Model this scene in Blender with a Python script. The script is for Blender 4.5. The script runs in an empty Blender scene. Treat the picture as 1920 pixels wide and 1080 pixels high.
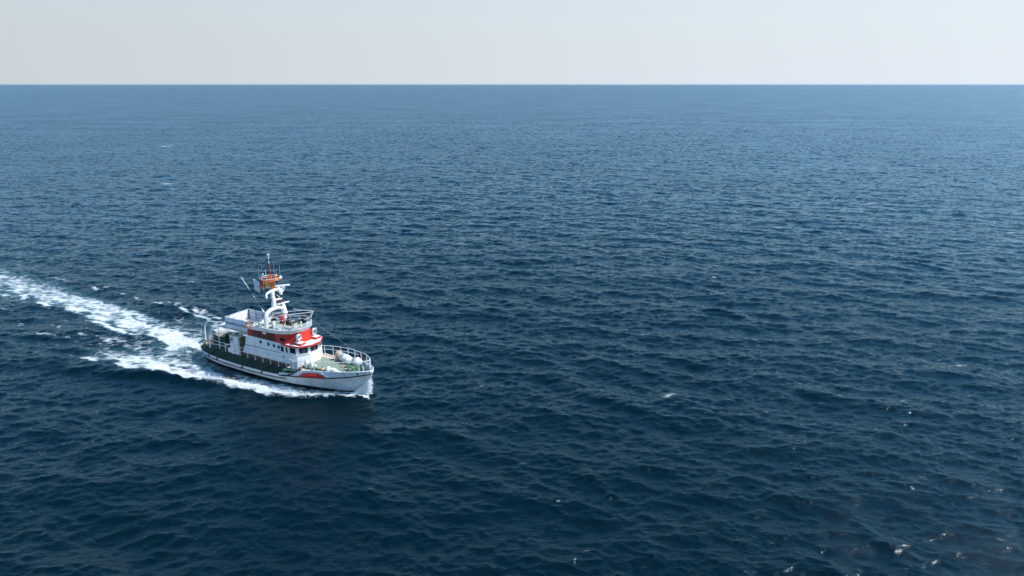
import bpy, bmesh, math, random
import numpy as np
from mathutils import Vector, Matrix
random.seed(7)
rng = np.random.default_rng(11)
R = math.radians
SC = bpy.context.scene
COL = SC.collection

# ------------------------------------------------------------------ camera
CAM_H = 28.7
F_PX = 1290.0                       # focal length for a 1920 px wide frame
PITCH = math.atan((540-158)/F_PX)
cam = bpy.data.cameras.new('camera')
cam.sensor_width = 36.0
cam.lens = 36.0*F_PX/1920.0
cam.clip_start = 0.5
cam.clip_end = 200000.0
cam_o = bpy.data.objects.new('camera', cam)
COL.objects.link(cam_o)
cam_o.location = (0, 0, CAM_H)
cam_o.rotation_euler = (math.pi/2-PITCH, 0, 0)
SC.camera = cam_o

# ------------------------------------------------------------------ sky and sun
SUN_AZ = R(94)                      # to the right of the viewing direction (+Y)
SUN_EL = R(50)
world = bpy.data.worlds.new('World')
SC.world = world
world.use_nodes = True
nt = world.node_tree
nt.nodes.clear()
sky = nt.nodes.new('ShaderNodeTexSky')
sky.sky_type = 'NISHITA'
sky.sun_disc = False
sky.sun_elevation = SUN_EL
sky.sun_rotation = SUN_AZ
sky.altitude = 0
sky.air_density = 1.0
sky.dust_density = 0.6
sky.ozone_density = 2.5
bg = nt.nodes.new('ShaderNodeBackground')
SKY_S = 0.15
bg.inputs['Strength'].default_value = SKY_S
hsv = nt.nodes.new('ShaderNodeHueSaturation')
hsv.inputs['Saturation'].default_value = 1.15
wo = nt.nodes.new('ShaderNodeOutputWorld')
nt.links.new(sky.outputs[0], hsv.inputs['Color'])
# pale sea haze low over the horizon, the same all round, a little brighter towards the sun
tcw = nt.nodes.new('ShaderNodeTexCoord')
sxyz = nt.nodes.new('ShaderNodeSeparateXYZ'); nt.links.new(tcw.outputs['Generated'], sxyz.inputs[0])
def wm(op, a, b_):
    q = nt.nodes.new('ShaderNodeMath'); q.operation = op
    for i, v in enumerate((a, b_)):
        if isinstance(v, (int, float)): q.inputs[i].default_value = v
        elif v is not None: nt.links.new(v, q.inputs[i])
    return q.outputs[0]
zz = wm('DIVIDE', wm('MAXIMUM', sxyz.outputs['Z'], 0.0), 0.205)
haze_w = wm('EXPONENT', wm('MULTIPLY', wm('POWER', zz, 4.0), -1.0), 0)
dotn = nt.nodes.new('ShaderNodeVectorMath'); dotn.operation = 'DOT_PRODUCT'
nt.links.new(tcw.outputs['Generated'], dotn.inputs[0]); dotn.inputs[1].default_value = (math.sin(SUN_AZ), math.cos(SUN_AZ), 0)
hz = nt.nodes.new('ShaderNodeVectorMath'); hz.operation = 'SCALE'
hz.inputs[0].default_value = (0.585/SKY_S, 0.640/SKY_S, 0.690/SKY_S)
nt.links.new(wm('ADD', wm('MULTIPLY', dotn.outputs['Value'], 0.22), 1.0), hz.inputs['Scale'])
hm = nt.nodes.new('ShaderNodeMix'); hm.data_type = 'RGBA'
nt.links.new(haze_w, hm.inputs[0]); grade = nt.nodes.new('ShaderNodeVectorMath'); grade.operation = 'MULTIPLY'
grade.inputs[1].default_value = (0.64, 1.08, 1.11)
nt.links.new(hsv.outputs[0], grade.inputs[0]); nt.links.new(grade.outputs[0], hm.inputs[6]); nt.links.new(hz.outputs[0], hm.inputs[7])
nt.links.new(hm.outputs[2], bg.inputs['Color'])
nt.links.new(bg.outputs[0], wo.inputs['Surface'])

sun = bpy.data.lights.new('sun', 'SUN')
sun.energy = 4.6
sun.angle = R(0.5)
sun.color = (1.0, 0.975, 0.945)
sun_o = bpy.data.objects.new('sun', sun)
COL.objects.link(sun_o)
sd = Vector((math.sin(SUN_AZ)*math.cos(SUN_EL), math.cos(SUN_AZ)*math.cos(SUN_EL), math.sin(SUN_EL)))
sun_o.rotation_euler = sd.to_track_quat('Z', 'Y').to_euler()
sun_o.location = (60, 60, 90)

SC.view_settings.view_transform = 'Standard'
SC.view_settings.look = 'None'
SC.view_settings.exposure = 0.25
SC.view_settings.gamma = 1.0
SC.view_settings.use_curve_mapping = False
SC.render.engine = 'CYCLES'
SC.cycles.sample_clamp_indirect = 6.0
SC.render.film_transparent = False

# ------------------------------------------------------------------ materials
def new_mat(name):
    m = bpy.data.materials.new(name)
    m.use_nodes = True
    return m, m.node_tree, m.node_tree.nodes['Principled BSDF']

def paint(name, col, rough=0.4, var=0.08, dirt=None, dscale=3.0, metal=0.0, bump=0.0, dthr=0.62, spec=0.5):
    """painted or plain surface: slight tone drift, patches of wear/dirt, fine relief"""
    m, t, b = new_mat(name)
    n, l = t.nodes, t.links
    tc = n.new('ShaderNodeTexCoord')
    nz = n.new('ShaderNodeTexNoise'); nz.inputs['Scale'].default_value = dscale; nz.inputs['Detail'].default_value = 6
    mp = n.new('ShaderNodeMapping'); mp.inputs['Scale'].default_value = (1, 1, 0.45)
    l.new(tc.outputs['Object'], mp.inputs[0]); l.new(mp.outputs[0], nz.inputs['Vector'])
    r1 = n.new('ShaderNodeMapRange'); r1.inputs[1].default_value = 0.3; r1.inputs[2].default_value = 0.7
    r1.inputs[3].default_value = 1-var; r1.inputs[4].default_value = 1+var*0.4
    l.new(nz.outputs[0], r1.inputs[0])
    mx = n.new('ShaderNodeVectorMath'); mx.operation = 'SCALE'; mx.inputs[0].default_value = col
    l.new(r1.outputs[0], mx.inputs['Scale'])
    out = mx.outputs[0]
    if dirt:
        n2 = n.new('ShaderNodeTexNoise'); n2.inputs['Scale'].default_value = dscale*2.3; n2.inputs['Detail'].default_value = 8
        mp2 = n.new('ShaderNodeMapping'); mp2.inputs['Scale'].default_value = (1.7, 1.7, 0.22)
        l.new(tc.outputs['Object'], mp2.inputs[0]); l.new(mp2.outputs[0], n2.inputs['Vector'])
        r2 = n.new('ShaderNodeMapRange'); r2.inputs[1].default_value = dthr; r2.inputs[2].default_value = dthr+0.12
        r2.inputs[4].default_value = 0.65
        l.new(n2.outputs[0], r2.inputs[0])
        mc = n.new('ShaderNodeMix'); mc.data_type = 'RGBA'
        mc.inputs[7].default_value = (*dirt, 1)
        l.new(r2.outputs[0], mc.inputs[0]); l.new(out, mc.inputs[6]); out = mc.outputs[2]
    l.new(out, b.inputs['Base Color'])
    b.inputs['Roughness'].default_value = rough
    b.inputs['Metallic'].default_value = metal
    b.inputs['Specular IOR Level'].default_value = spec
    if bump:
        bp = n.new('ShaderNodeBump'); bp.inputs['Strength'].default_value = bump; bp.inputs['Distance'].default_value = 0.02
        n3 = n.new('ShaderNodeTexNoise'); n3.inputs['Scale'].default_value = dscale*9; n3.inputs['Detail'].default_value = 4
        l.new(tc.outputs['Object'], n3.inputs['Vector'])
        l.new(n3.outputs[0], bp.inputs['Height']); l.new(bp.outputs[0], b.inputs['Normal'])
    return m

M = dict(
    white=paint('white_paint', (0.76, 0.77, 0.78), 0.35, 0.14, (0.42, 0.31, 0.22), 1.3, dthr=0.63),
    hullwhite=paint('hull_white_paint', (0.70, 0.73, 0.76), 0.35, 0.20, (0.36, 0.30, 0.23), 1.1, dthr=0.60),
    mast=paint('mast_white_paint', (0.80, 0.80, 0.79), 0.4, 0.08, (0.5, 0.42, 0.35), 2.0, dthr=0.68),
    red=paint('signal_red_paint', (0.56, 0.022, 0.008), 0.42, 0.18, (0.36, 0.05, 0.02), 1.6, dthr=0.66),
    redrust=paint('rusted_red_paint', (0.44, 0.015, 0.01), 0.6, 0.3, (0.05, 0.03, 0.018), 1.2, dthr=0.5),
    darkpatch=paint('dark_worn_paint', (0.045, 0.024, 0.014), 0.6, 0.4, (0.24, 0.015, 0.008), 1.4, dthr=0.50),
    ledge=paint('white_ledge_paint', (0.80, 0.79, 0.76), 0.5, 0.08, (0.55, 0.28, 0.2), 3.0, dthr=0.66),
    black=paint('black_rubber', (0.014, 0.014, 0.015), 0.6, 0.3, (0.04, 0.035, 0.03), 3.0),
    bottom=paint('black_boot_paint', (0.012, 0.012, 0.016), 0.35, 0.3, (0.03, 0.035, 0.03), 2.0),
    green=paint('dark_green_deck_paint', (0.014, 0.030, 0.014), 0.7, 0.35, (0.04, 0.028, 0.016), 1.6, bump=0.3, dthr=0.55),
    lgreen=paint('light_green_deck_paint', (0.23, 0.29, 0.215), 0.75, 0.22, (0.36, 0.36, 0.28), 2.5, bump=0.3, dthr=0.58),
    mgreen=paint('green_machinery_paint', (0.09, 0.19, 0.115), 0.5, 0.15, (0.2, 0.12, 0.06), 4.0, dthr=0.6),
    bgreen=paint('bright_green_cloth', (0.03, 0.35, 0.12), 0.7, 0.2),
    brown=paint('brown_worn_deck', (0.14, 0.10, 0.065), 0.75, 0.35, (0.05, 0.035, 0.025), 3.0, bump=0.3, dthr=0.52),
    beige=paint('beige_canvas', (0.48, 0.38, 0.30), 0.85, 0.15, (0.30, 0.22, 0.17), 2.2, bump=0.4, dthr=0.58),
    wood=paint('pale_deck_planking', (0.58, 0.45, 0.37), 0.8, 0.18, (0.3, 0.2, 0.14), 2.4, bump=0.2),
    fly=paint('pale_yellow_deck', (0.52, 0.50, 0.34), 0.75, 0.18, (0.30, 0.28, 0.22), 3.0, dthr=0.56),
    grey=paint('grey_blue_paint', (0.38, 0.46, 0.52), 0.5, 0.1),
    dgrey=paint('dark_grey_metal', (0.05, 0.055, 0.06), 0.45, 0.2),
    rail=paint('white_rail_paint', (0.80, 0.80, 0.79), 0.4, 0.10, (0.45, 0.26, 0.16), 5.0, dthr=0.68),
    fender=paint('white_fender_rubber', (0.78, 0.77, 0.74), 0.45, 0.08, (0.45, 0.36, 0.28), 3.0, dthr=0.62),
    peach=paint('faded_orange_rubber', (0.72, 0.40, 0.22), 0.5, 0.15),
    orange=paint('orange_paint', (0.80, 0.13, 0.02), 0.45, 0.12),
    banner=paint('white_banner_cloth', (0.74, 0.75, 0.82), 0.8, 0.07, None, 2.0, bump=0.5),
    navy=paint('navy_print', (0.03, 0.035, 0.09), 0.8, 0.1),
    yflag=paint('orange_yellow_cloth', (0.90, 0.40, 0.06), 0.8, 0.15, (0.55, 0.22, 0.04), 5.0, dthr=0.55),
    gold=paint('gold_cloth', (0.86, 0.40, 0.02), 0.8, 0.1),
    fred=paint('flag_red_cloth', (0.60, 0.012, 0.012), 0.8, 0.1),
    fblack=paint('flag_black_cloth', (0.012, 0.012, 0.012), 0.8, 0.1),
    wflag=paint('printed_white_cloth', (0.72, 0.73, 0.80), 0.8, 0.08, (0.34, 0.35, 0.50), 7.0, dthr=0.52),
    purple=paint('purple_plastic', (0.22, 0.07, 0.38), 0.4, 0.1),
    darkcloth=paint('dark_clothing', (0.012, 0.012, 0.016), 0.9, 0.3, bump=0.3),
    redcloth=paint('red_clothing', (0.45, 0.05, 0.05), 0.9, 0.2),
    skin=paint('skin', (0.42, 0.24, 0.17), 0.6, 0.1),
    hair=paint('brown_hair', (0.08, 0.03, 0.015), 0.6, 0.2),
    steel=paint('bare_steel', (0.45, 0.47, 0.50), 0.35, 0.15, None, 4, metal=0.7),
)
# window glass: dark, glossy
m, t, b = new_mat('dark_window_glass')
b.inputs['Base Color'].default_value = (0.008, 0.011, 0.014, 1)
b.inputs['Roughness'].default_value = 0.06
M['glass'] = m
# windscreen: clear plastic, a little milky
m, t, b = new_mat('clear_windscreen')
b.inputs['Base Color'].default_value = (0.78, 0.84, 0.88, 1)
b.inputs['Roughness'].default_value = 0.12
b.inputs['Alpha'].default_value = 0.32
M['screen'] = m
m, t, b = new_mat('lamp_lens')
b.inputs['Base Color'].default_value = (0.62, 0.66, 0.68, 1)
b.inputs['Roughness'].default_value = 0.12; b.inputs['Metallic'].default_value = 0.8
M['lens'] = m
# spray
m, t, b = new_mat('white_spray')
b.inputs['Base Color'].default_value = (0.86, 0.89, 0.91, 1)
b.inputs['Roughness'].default_value = 0.7
b.inputs['Subsurface Weight'].default_value = 0.0
M['spray'] = m

# ------------------------------------------------------------------ ship frame
S0 = Vector((-33.5, 71.6, 0.0))
HD = R(-29.4)
SHIP = Matrix.Translation(S0) @ Matrix.Rotation(HD, 4, 'Z')
cH, sH = math.cos(HD), math.sin(HD)

def to_ship(x, y):
    dx, dy = x-S0.x, y-S0.y
    return dx*cH+dy*sH, -dx*sH+dy*cH

XS = [0.0, 0.25, 0.7, 1.5, 3.0, 5.0, 8.0, 11.0, 13.0, 15.0, 17.0, 18.5, 20.0, 21.0, 21.8, 22.5, 23.0, 23.25]
BS = [0.9, 1.35, 1.80, 2.20, 2.45, 2.60, 2.70, 2.70, 2.68, 2.58, 2.36, 2.12, 1.76, 1.44, 1.13, 0.74, 0.38, 0.08]   # half breadth at the strake
BW = [0.3, 0.9, 1.35, 1.70, 1.95, 2.12, 2.20, 2.18, 2.08, 1.82, 1.40, 1.06, 0.68, 0.42, 0.22, 0.10, 0.04, 0.02]   # at the waterline
ZS = [1.35, 1.32, 1.28, 1.22, 1.15, 1.10, 1.08, 1.12, 1.18, 1.38, 1.58, 1.74, 1.92, 2.06, 2.18, 2.30, 2.38, 2.42]   # strake height
ZT = [1.45, 1.42, 1.38, 1.32, 1.25, 1.20, 1.18, 1.22, 1.30, 1.60, 2.26, 2.40, 2.53, 2.61, 2.67, 2.72, 2.75, 2.76]   # bulwark top
BT = [0.9, 1.35, 1.80, 2.20, 2.45, 2.60, 2.70, 2.70, 2.68, 2.56, 2.34, 2.14, 1.84, 1.54, 1.24, 0.88, 0.54, 0.22]
def bs(x): return float(np.interp(x, XS, BS))
def bw(x): return float(np.interp(x, XS, BW))
def zs(x): return float(np.interp(x, XS, ZS))
def zt(x): return float(np.interp(x, XS, ZT))
def bt(x): return float(np.interp(x, XS, BT))

# ------------------------------------------------------------------ sea surface
def fft_patch(N, L, lmin, lmax, mss, wind, spread, seed, rot):
    """periodic wave patch: height and horizontal displacement; returns sampler"""
    g = np.random.default_rng(seed)
    kx = 2*np.pi*np.fft.fftfreq(N, L/N)
    KX, KY = np.meshgrid(kx, kx, indexing='ij')
    K = np.hypot(KX, KY); K[0, 0] = 1
    k0, k1 = 2*np.pi/lmax, 2*np.pi/lmin
    S = K**-4.0*np.exp(-0.9*(k0/K)**3)*(1/(1+(K/k1)**8))
    wa = wind-rot
    cs = (KX*np.cos(wa)+KY*np.sin(wa))/K
    D = np.where(cs > 0, np.abs(cs)**spread, 0.12*np.abs(cs)**spread)+0.035
    S = S*D; S[0, 0] = 0
    A = np.sqrt(S)*(g.standard_normal((N, N))+1j*g.standard_normal((N, N)))
    slope = np.sum(K**2*np.abs(A)**2)
    A *= math.sqrt(mss/slope)*1.4142
    h = np.real(np.fft.ifft2(A))*N*N
    dx = np.real(np.fft.ifft2(1j*KX/K*A))*N*N
    dy = np.real(np.fft.ifft2(1j*KY/K*A))*N*N
    P = np.stack([h, dx, dy], -1).astype(np.float32)
    c, s = math.cos(rot), math.sin(rot)
    def sample(x, y):
        u = (x*c+y*s)/L*N; v = (-x*s+y*c)/L*N
        iu = np.floor(u).astype(np.int64); iv = np.floor(v).astype(np.int64)
        fu = (u-iu)[:, None].astype(np.float32); fv = (v-iv)[:, None].astype(np.float32)
        # smooth (cubic-ish) weights hide the sampling grid
        a = iu % N; a1 = (a+1) % N; b_ = iv % N; b1 = (b_+1) % N
        q = (P[a, b_]*(1-fu)+P[a1, b_]*fu)*(1-fv)+(P[a, b1]*(1-fu)+P[a1, b1]*fu)*fv
        return q[:, 0], q[:, 1]*c-q[:, 2]*s, q[:, 1]*s+q[:, 2]*c
    return sample

WIND = R(-98)
CASC = [  # sampler, spacing where it starts / ends to fade, slope variance
    (fft_patch(512, 293.0, 4.4, 11.5, 0.0030, WIND, 6.0, 1, 0.3), 2.6, 9.0, 0.0028),
    (fft_patch(512, 187.0, 2.0, 5.2, 0.0060, WIND-0.42, 4.0, 2, -0.7), 1.3, 4.0, 0.0060),
    (fft_patch(512, 67.0, 0.6, 2.1, 0.0220, WIND+0.15, 3.0, 3, 0.9), 0.45, 1.5, 0.0220),
    (fft_patch(512, 29.0, 0.28, 1.0, 0.0230, WIND+0.05, 2.2, 4, -0.2), 0.28, 0.85, 0.0230),
]

def smooth(a, b, x):
    t = np.clip((x-a)/(b-a), 0, 1)
    return t*t*(3-2*t)

def build_sea():
    # azimuth columns: fine in front of the camera, coarse behind it
    fine = np.linspace(-R(41), R(41), 1001)
    side = []
    a, st = R(41), fine[1]-fine[0]
    while a < math.pi-0.05:
        st *= 1.12; st = min(st, 0.1); a += st
        if a < math.pi-0.02: side.append(a)
    az = np.concatenate([-np.array(side[::-1]), fine, np.array(side)])
    rr = [1.0]
    while rr[-1] < 60000:
        r = rr[-1]
        if r < 26: k = 0.06
        elif r < 150: k = 0.0036
        elif r < 1500: k = 0.0036+0.0030*(r-150)/1350
        elif r < 6000: k = 0.0075
        else: k = 0.06
        rr.append(r*(1+k))
    rr = np.array(rr)
    nr, na = len(rr), len(az)
    RR, AZ = np.meshgrid(rr, az, indexing='ij')
    daz = np.gradient(az); dr = np.gradient(rr)
    SPC = np.maximum(dr[:, None]*np.ones((1, na)), RR*daz[None, :]).ravel()
    X = (RR*np.sin(AZ)).ravel(); Y = (RR*np.cos(AZ)).ravel()
    Z = np.zeros_like(X); DX = np.zeros_like(X); DY = np.zeros_like(X)
    lost = np.full_like(X, 0.0)
    sx, sy = to_ship(X, Y)
    # water inside the wake is churned flat: damp the small chop there
    for f, s0, s1, mss in CASC:
        w = 1-smooth(s0, s1, SPC)
        h, ax, ay = f(X, Y)
        Z += h*w; DX += ax*w; DY += ay*w
        lost += mss*(1-w*w)
    # ---- the boat's own waves, in ship coordinates
    ay_ = np.abs(sy)
    near = (sx > -130) & (sx < 40) & (ay_ < 60)
    hull_y = np.interp(sx, XS, BW)
    inship = (sx > -0.1) & (sx < 23.2)
    wave = np.zeros_like(X)
    # bow wave ridge that leaves the hull at a shallow angle
    yr = np.interp(sx, [-14, -4, 0, 6, 10, 15, 18, 20, 22.6], [9.8, 7.8, 7.1, 5.7, 5.0, 4.3, 3.5, 2.2, 0.4])
    amp = np.interp(sx, [-60, -14, -2, 6, 12, 17, 20, 22.4, 23.2], [0, 0.14, 0.26, 0.34, 0.40, 0.45, 0.46, 0.44, 0.0])
    d = ay_-yr
    wd = np.where(d > 0, 0.75, 1.15)
    wave += amp*np.exp(-(d/wd)**2)
    # trough between ridge and hull
    tr = np.interp(sx, [-6, 2, 8, 14, 18, 20], [0.1, 0.28, 0.35, 0.32, 0.12, 0.0])*(sx > -14)
    wave -= tr*np.exp(-((ay_-0.5*(hull_y+yr))/1.2)**2)*np.clip((yr-hull_y)/2.0, 0, 1)
    # diverging and transverse waves astern
    for k in range(5):
        xs0 = 14-7.5*k
        yk = (xs0-sx)*0.36+2.2
        a_k = 0.24*np.exp(-((ay_-yk)/1.1)**2)*smooth(0, 6, xs0-sx)*np.exp(-(xs0-sx)/38.0)*(sx < xs0)
        wave += a_k
    wave += 0.16*np.cos((sx+1.5)*2*np.pi/9.5)*np.exp(-(ay_/6.0)**2)*smooth(0.5, -3, sx)*np.exp(sx/30.0)*(sx < 0.5)
    Z += np.where(near, wave, 0)
    # keep water out of the hull
    ins = inship & (ay_ < hull_y-0.15)
    Z = np.where(ins, -0.6, Z)
    nh = np.exp(-np.clip(ay_-hull_y, 0, 50)/1.2)*inship
    Z = np.where(inship & ~ins, Z*(1-0.5*nh)+0.0*nh, Z)
    DX *= (1-0.8*nh); DY *= (1-0.8*nh)

    # ---- foam density (0..1) and aerated water; ragged by smooth random fields
    nA = CASC[1][0](sx+40, sy*1.3)[0]; nB = CASC[2][0](sx*0.9, sy*1.2+9)[0]; nC = CASC[2][0](sx*0.45+30, sy*0.8-5)[0]
    nA = nA/nA.std(); nB = nB/nB.std(); nC = nC/nC.std()
    ragx = np.where(near, 0.30*nB+0.5*nC, 0); astern = smooth(23, 8, sx)
    sx0, sy0 = sx, sy
    sx = sx+ragx; sy = sy+np.where(near, (0.16*nB+0.30*nC+0.22*nA)*astern, 0)
    foam = np.zeros_like(X); aer = np.zeros_like(X)
    # propeller wash
    yc = np.interp(sx, [-70, -50, -40, -30, -20, -10, -4, 0, 3], [4.4, 3.6, 3.2, 2.9, 2.2, 0.95, 0.35, 0.1, 0])
    hw = np.interp(sx, [-70, -50, -40, -30, -20, -10, -4, 0], [4.6, 3.8, 3.3, 2.9, 2.45, 2.05, 1.75, 1.5])
    dn = np.interp(sx, [-110, -70, -50, -40, -30, -20, -12, -4, 0.6, 1.0], [0.1, 0.52, 0.60, 0.66, 0.73, 0.82, 0.93, 1.08, 1.15, 0])
    pr = 1-smooth(0.45, 1.25, np.abs(sy-yc)/hw)
    foam = np.maximum(foam, dn*pr)
    aer = np.maximum(aer, pr*np.interp(sx, [-110, -40, -10, 0, 1], [0.1, 0.75, 0.95, 1, 0]))
    # far part of the wash thins to lace at its edges
    # starboard breaking arm (near the camera) and a weaker one to port
    for side_, gain in ((-1, 1.0), (1, 0.72)):
        v = sy*side_
        yo = np.interp(sx, [-14, -4, 0, 6, 10, 15, 18, 20, 22.8], [9.0, 7.9, 7.3, 6.0, 5.3, 4.7, 4.0, 2.5, 0.5])
        yi = np.interp(sx, [-14, -8, -4, 0, 4, 10, 16, 22.8], [6.0, 3.6, 2.2, 2.3, 2.4, 2.3, 1.6, 0.0])
        c0 = 0.5*(yo+yi); w0 = np.maximum(0.5*(yo-yi), 0.15)
        u = (v-c0)/w0
        band = (1-smooth(0.75, 1.08, u))*(smooth(-1.25, -0.2, u))
        strength = np.interp(sx, [-15, -10, -6, 0, 6, 12, 15, 18, 20, 22, 23.0, 23.1], [0, 0.55, 0.78, 0.92, 0.95, 0.98, 0.90, 0.72, 0.62, 0.78, 0.85, 0])
        foam = np.maximum(foam, band*strength*gain)
        crest = np.exp(-((v-(yo-0.75))/0.75)**2)*np.interp(sx, [-6, 0, 6, 9, 15.5, 18, 19.5], [0, 0.6, 0.95, 1.12, 1.15, 0.85, 0])
        foam = np.maximum(foam, crest*gain)
        skirt = (v < yo-0.3)*(v > 0)*np.interp(sx, [-14, -4, 6, 20, 22.8, 23], [0, 0.6, 0.55, 0.6, 0.6, 0])
        aer = np.maximum(aer, skirt*gain*0.8)
        hullf = np.exp(-((v-hull_y-0.15)/0.45)**2)*np.interp(sx, [0, 3, 10, 14, 20, 23, 23.3], [0.45, 0.38, 0.32, 0.45, 0.62, 0.95, 0])
        foam = np.maximum(foam, hullf)
    veil = (1-smooth(5.0, 8.2, np.abs(sy-0.5*yc)))*np.interp(sx, [-60, -25, -6, 4, 6], [0.10, 0.30, 0.47, 0.45, 0])
    foam = np.maximum(foam, veil)
    def blob(cx, cy, rx, ry, a, rot=0.0):
        c, s = math.cos(rot), math.sin(rot)
        uu = ((sx-cx)*c+(sy-cy)*s)/rx; vv = (-(sx-cx)*s+(sy-cy)*c)/ry
        return a*np.exp(-(uu*uu+vv*vv))
    tail = [(-8.5, -3.6, 3.2, 1.2, .62, .1), (-13, -3.4, 3.0, .9, .60, 0), (-17.5, -4.0, 2.6, .8, .55, .1), (-21, -5.9, 2.0, .9, .5, 0),
            (-25, -3.6, 3.0, .6, .52, .1), (-30, -5.3, 2.6, .6, .5, 0), (-37, -3.1, 3.0, .5, .5, 0), (-2.5, -7.0, 2.6, .9, .72, .2),
            (-6.5, -7.9, 1.4, .6, .45, 0), (-4.5, -5.6, 2.0, 1.0, .6, .3),
            (-10, 7.3, 3.6, .9, .66, -.1), (-14, 8.1, 3.2, .9, .66, -.1), (-19, 8.6, 3.4, .8, .60, 0), (-26, 8.3, 3.2, .6, .45, 0),
            (-30, 8.6, 2.2, .5, .52, 0), (-35.5, 8.8, 2.8, .7, .58, 0), (-5, 5.5, 3.4, 1.2, .62, -.25), (-46, 8.9, 5, .8, .42, 0),
            (-26.3, 17.5, 1.3, .5, .62, 0), (-55, -2.0, 5, .9, .5, 0)]
    for q in tail:
        foam = np.maximum(foam, blob(*q[:4], q[4]+.13, q[5]))
    # single whitecaps out on the open sea
    def cap(px, py, rx, ry, a):
        x_ = px-960; y_ = 540-py
        cp, sp = math.cos(PITCH), math.sin(PITCH)
        dx_, dy_, dz_ = x_, F_PX*cp+y_*sp, -F_PX*sp+y_*cp
        t_ = -CAM_H/dz_
        return a*np.exp(-(((X-dx_*t_)/rx)**2+((Y-dy_*t_)/ry)**2))
    for c_ in [(1250, 741, 1.3, 0.9, .60), (1098, 1030, .45, .18, .72), (1080, 1052, .14, .45, .62), (1875, 1011, .6, .2, .66), (1046, 941, .35, .3, .55),
               (1340, 520, 1.4, .8, .58), (315, 344, 4.5, 2.5, .62), (1460, 426, 2.6, 1.6, .6), (1710, 915, .25, .35, .55),
               (1632, 381, 3, 2, .58), (1145, 936, .3, .25, .5), (905, 438, 2, 1.4, .55), (1530, 265, 6, 5, .6), (1300, 268, 5, 5, .58), (930, 484, 1.2, .9, .52),
               (700, 838, .12, .12, .7), (1895, 437, 3, 1.6, .55), (312, 274, 6, 6, .6), (1800, 683, 1.2, .5, .52), (1440, 770, .7, .4, .52), (860, 455, 1.6, 1.2, .5)]:
        foam = np.maximum(foam, cap(*c_))
    foam = np.where(near, foam*(1+0.10*nC*astern+0.08*nA*astern), foam)
    sx, sy = sx0, sy0
    churn = np.clip(foam, 0, 1)
    Z += churn*0.10*np.where(near, 1, 0)*np.sin(sx*3.1+2*np.sin(sy*2.3))*np.sin(sy*3.7+np.sin(sx*1.9))*0.6

    co = np.stack([X+DX, Y+DY, Z], -1).astype(np.float32)
    idx = np.arange(nr*na).reshape(nr, na)
    q = np.stack([idx[:-1, :-1], idx[:-1, 1:], idx[1:, 1:], idx[1:, :-1]], -1).reshape(-1, 4)
    # close the strip behind the camera
    q2 = np.stack([idx[:-1, -1], idx[:-1, 0], idx[1:, 0], idx[1:, -1]], -1)
    q = np.concatenate([q, q2])
    me = bpy.data.meshes.new('sea')
    me.vertices.add(len(co)); me.vertices.foreach_set('co', co.ravel())
    me.loops.add(q.size); me.loops.foreach_set('vertex_index', q.ravel().astype(np.int32))
    me.polygons.add(len(q)); me.polygons.foreach_set('loop_start', (np.arange(len(q))*4).astype(np.int32))
    me.polygons.foreach_set('use_smooth', np.ones(len(q), bool))
    me.update(calc_edges=True)
    for nm, arr in (('foam', foam), ('aerated', aer), ('lost_slope', lost)):
        at = me.attributes.new(nm, 'FLOAT', 'POINT')
        at.data.foreach_set('value', arr.astype(np.float32))
    o = bpy.data.objects.new('sea', me); COL.objects.link(o)
    o['kind'] = 'structure'
    return o

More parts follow.
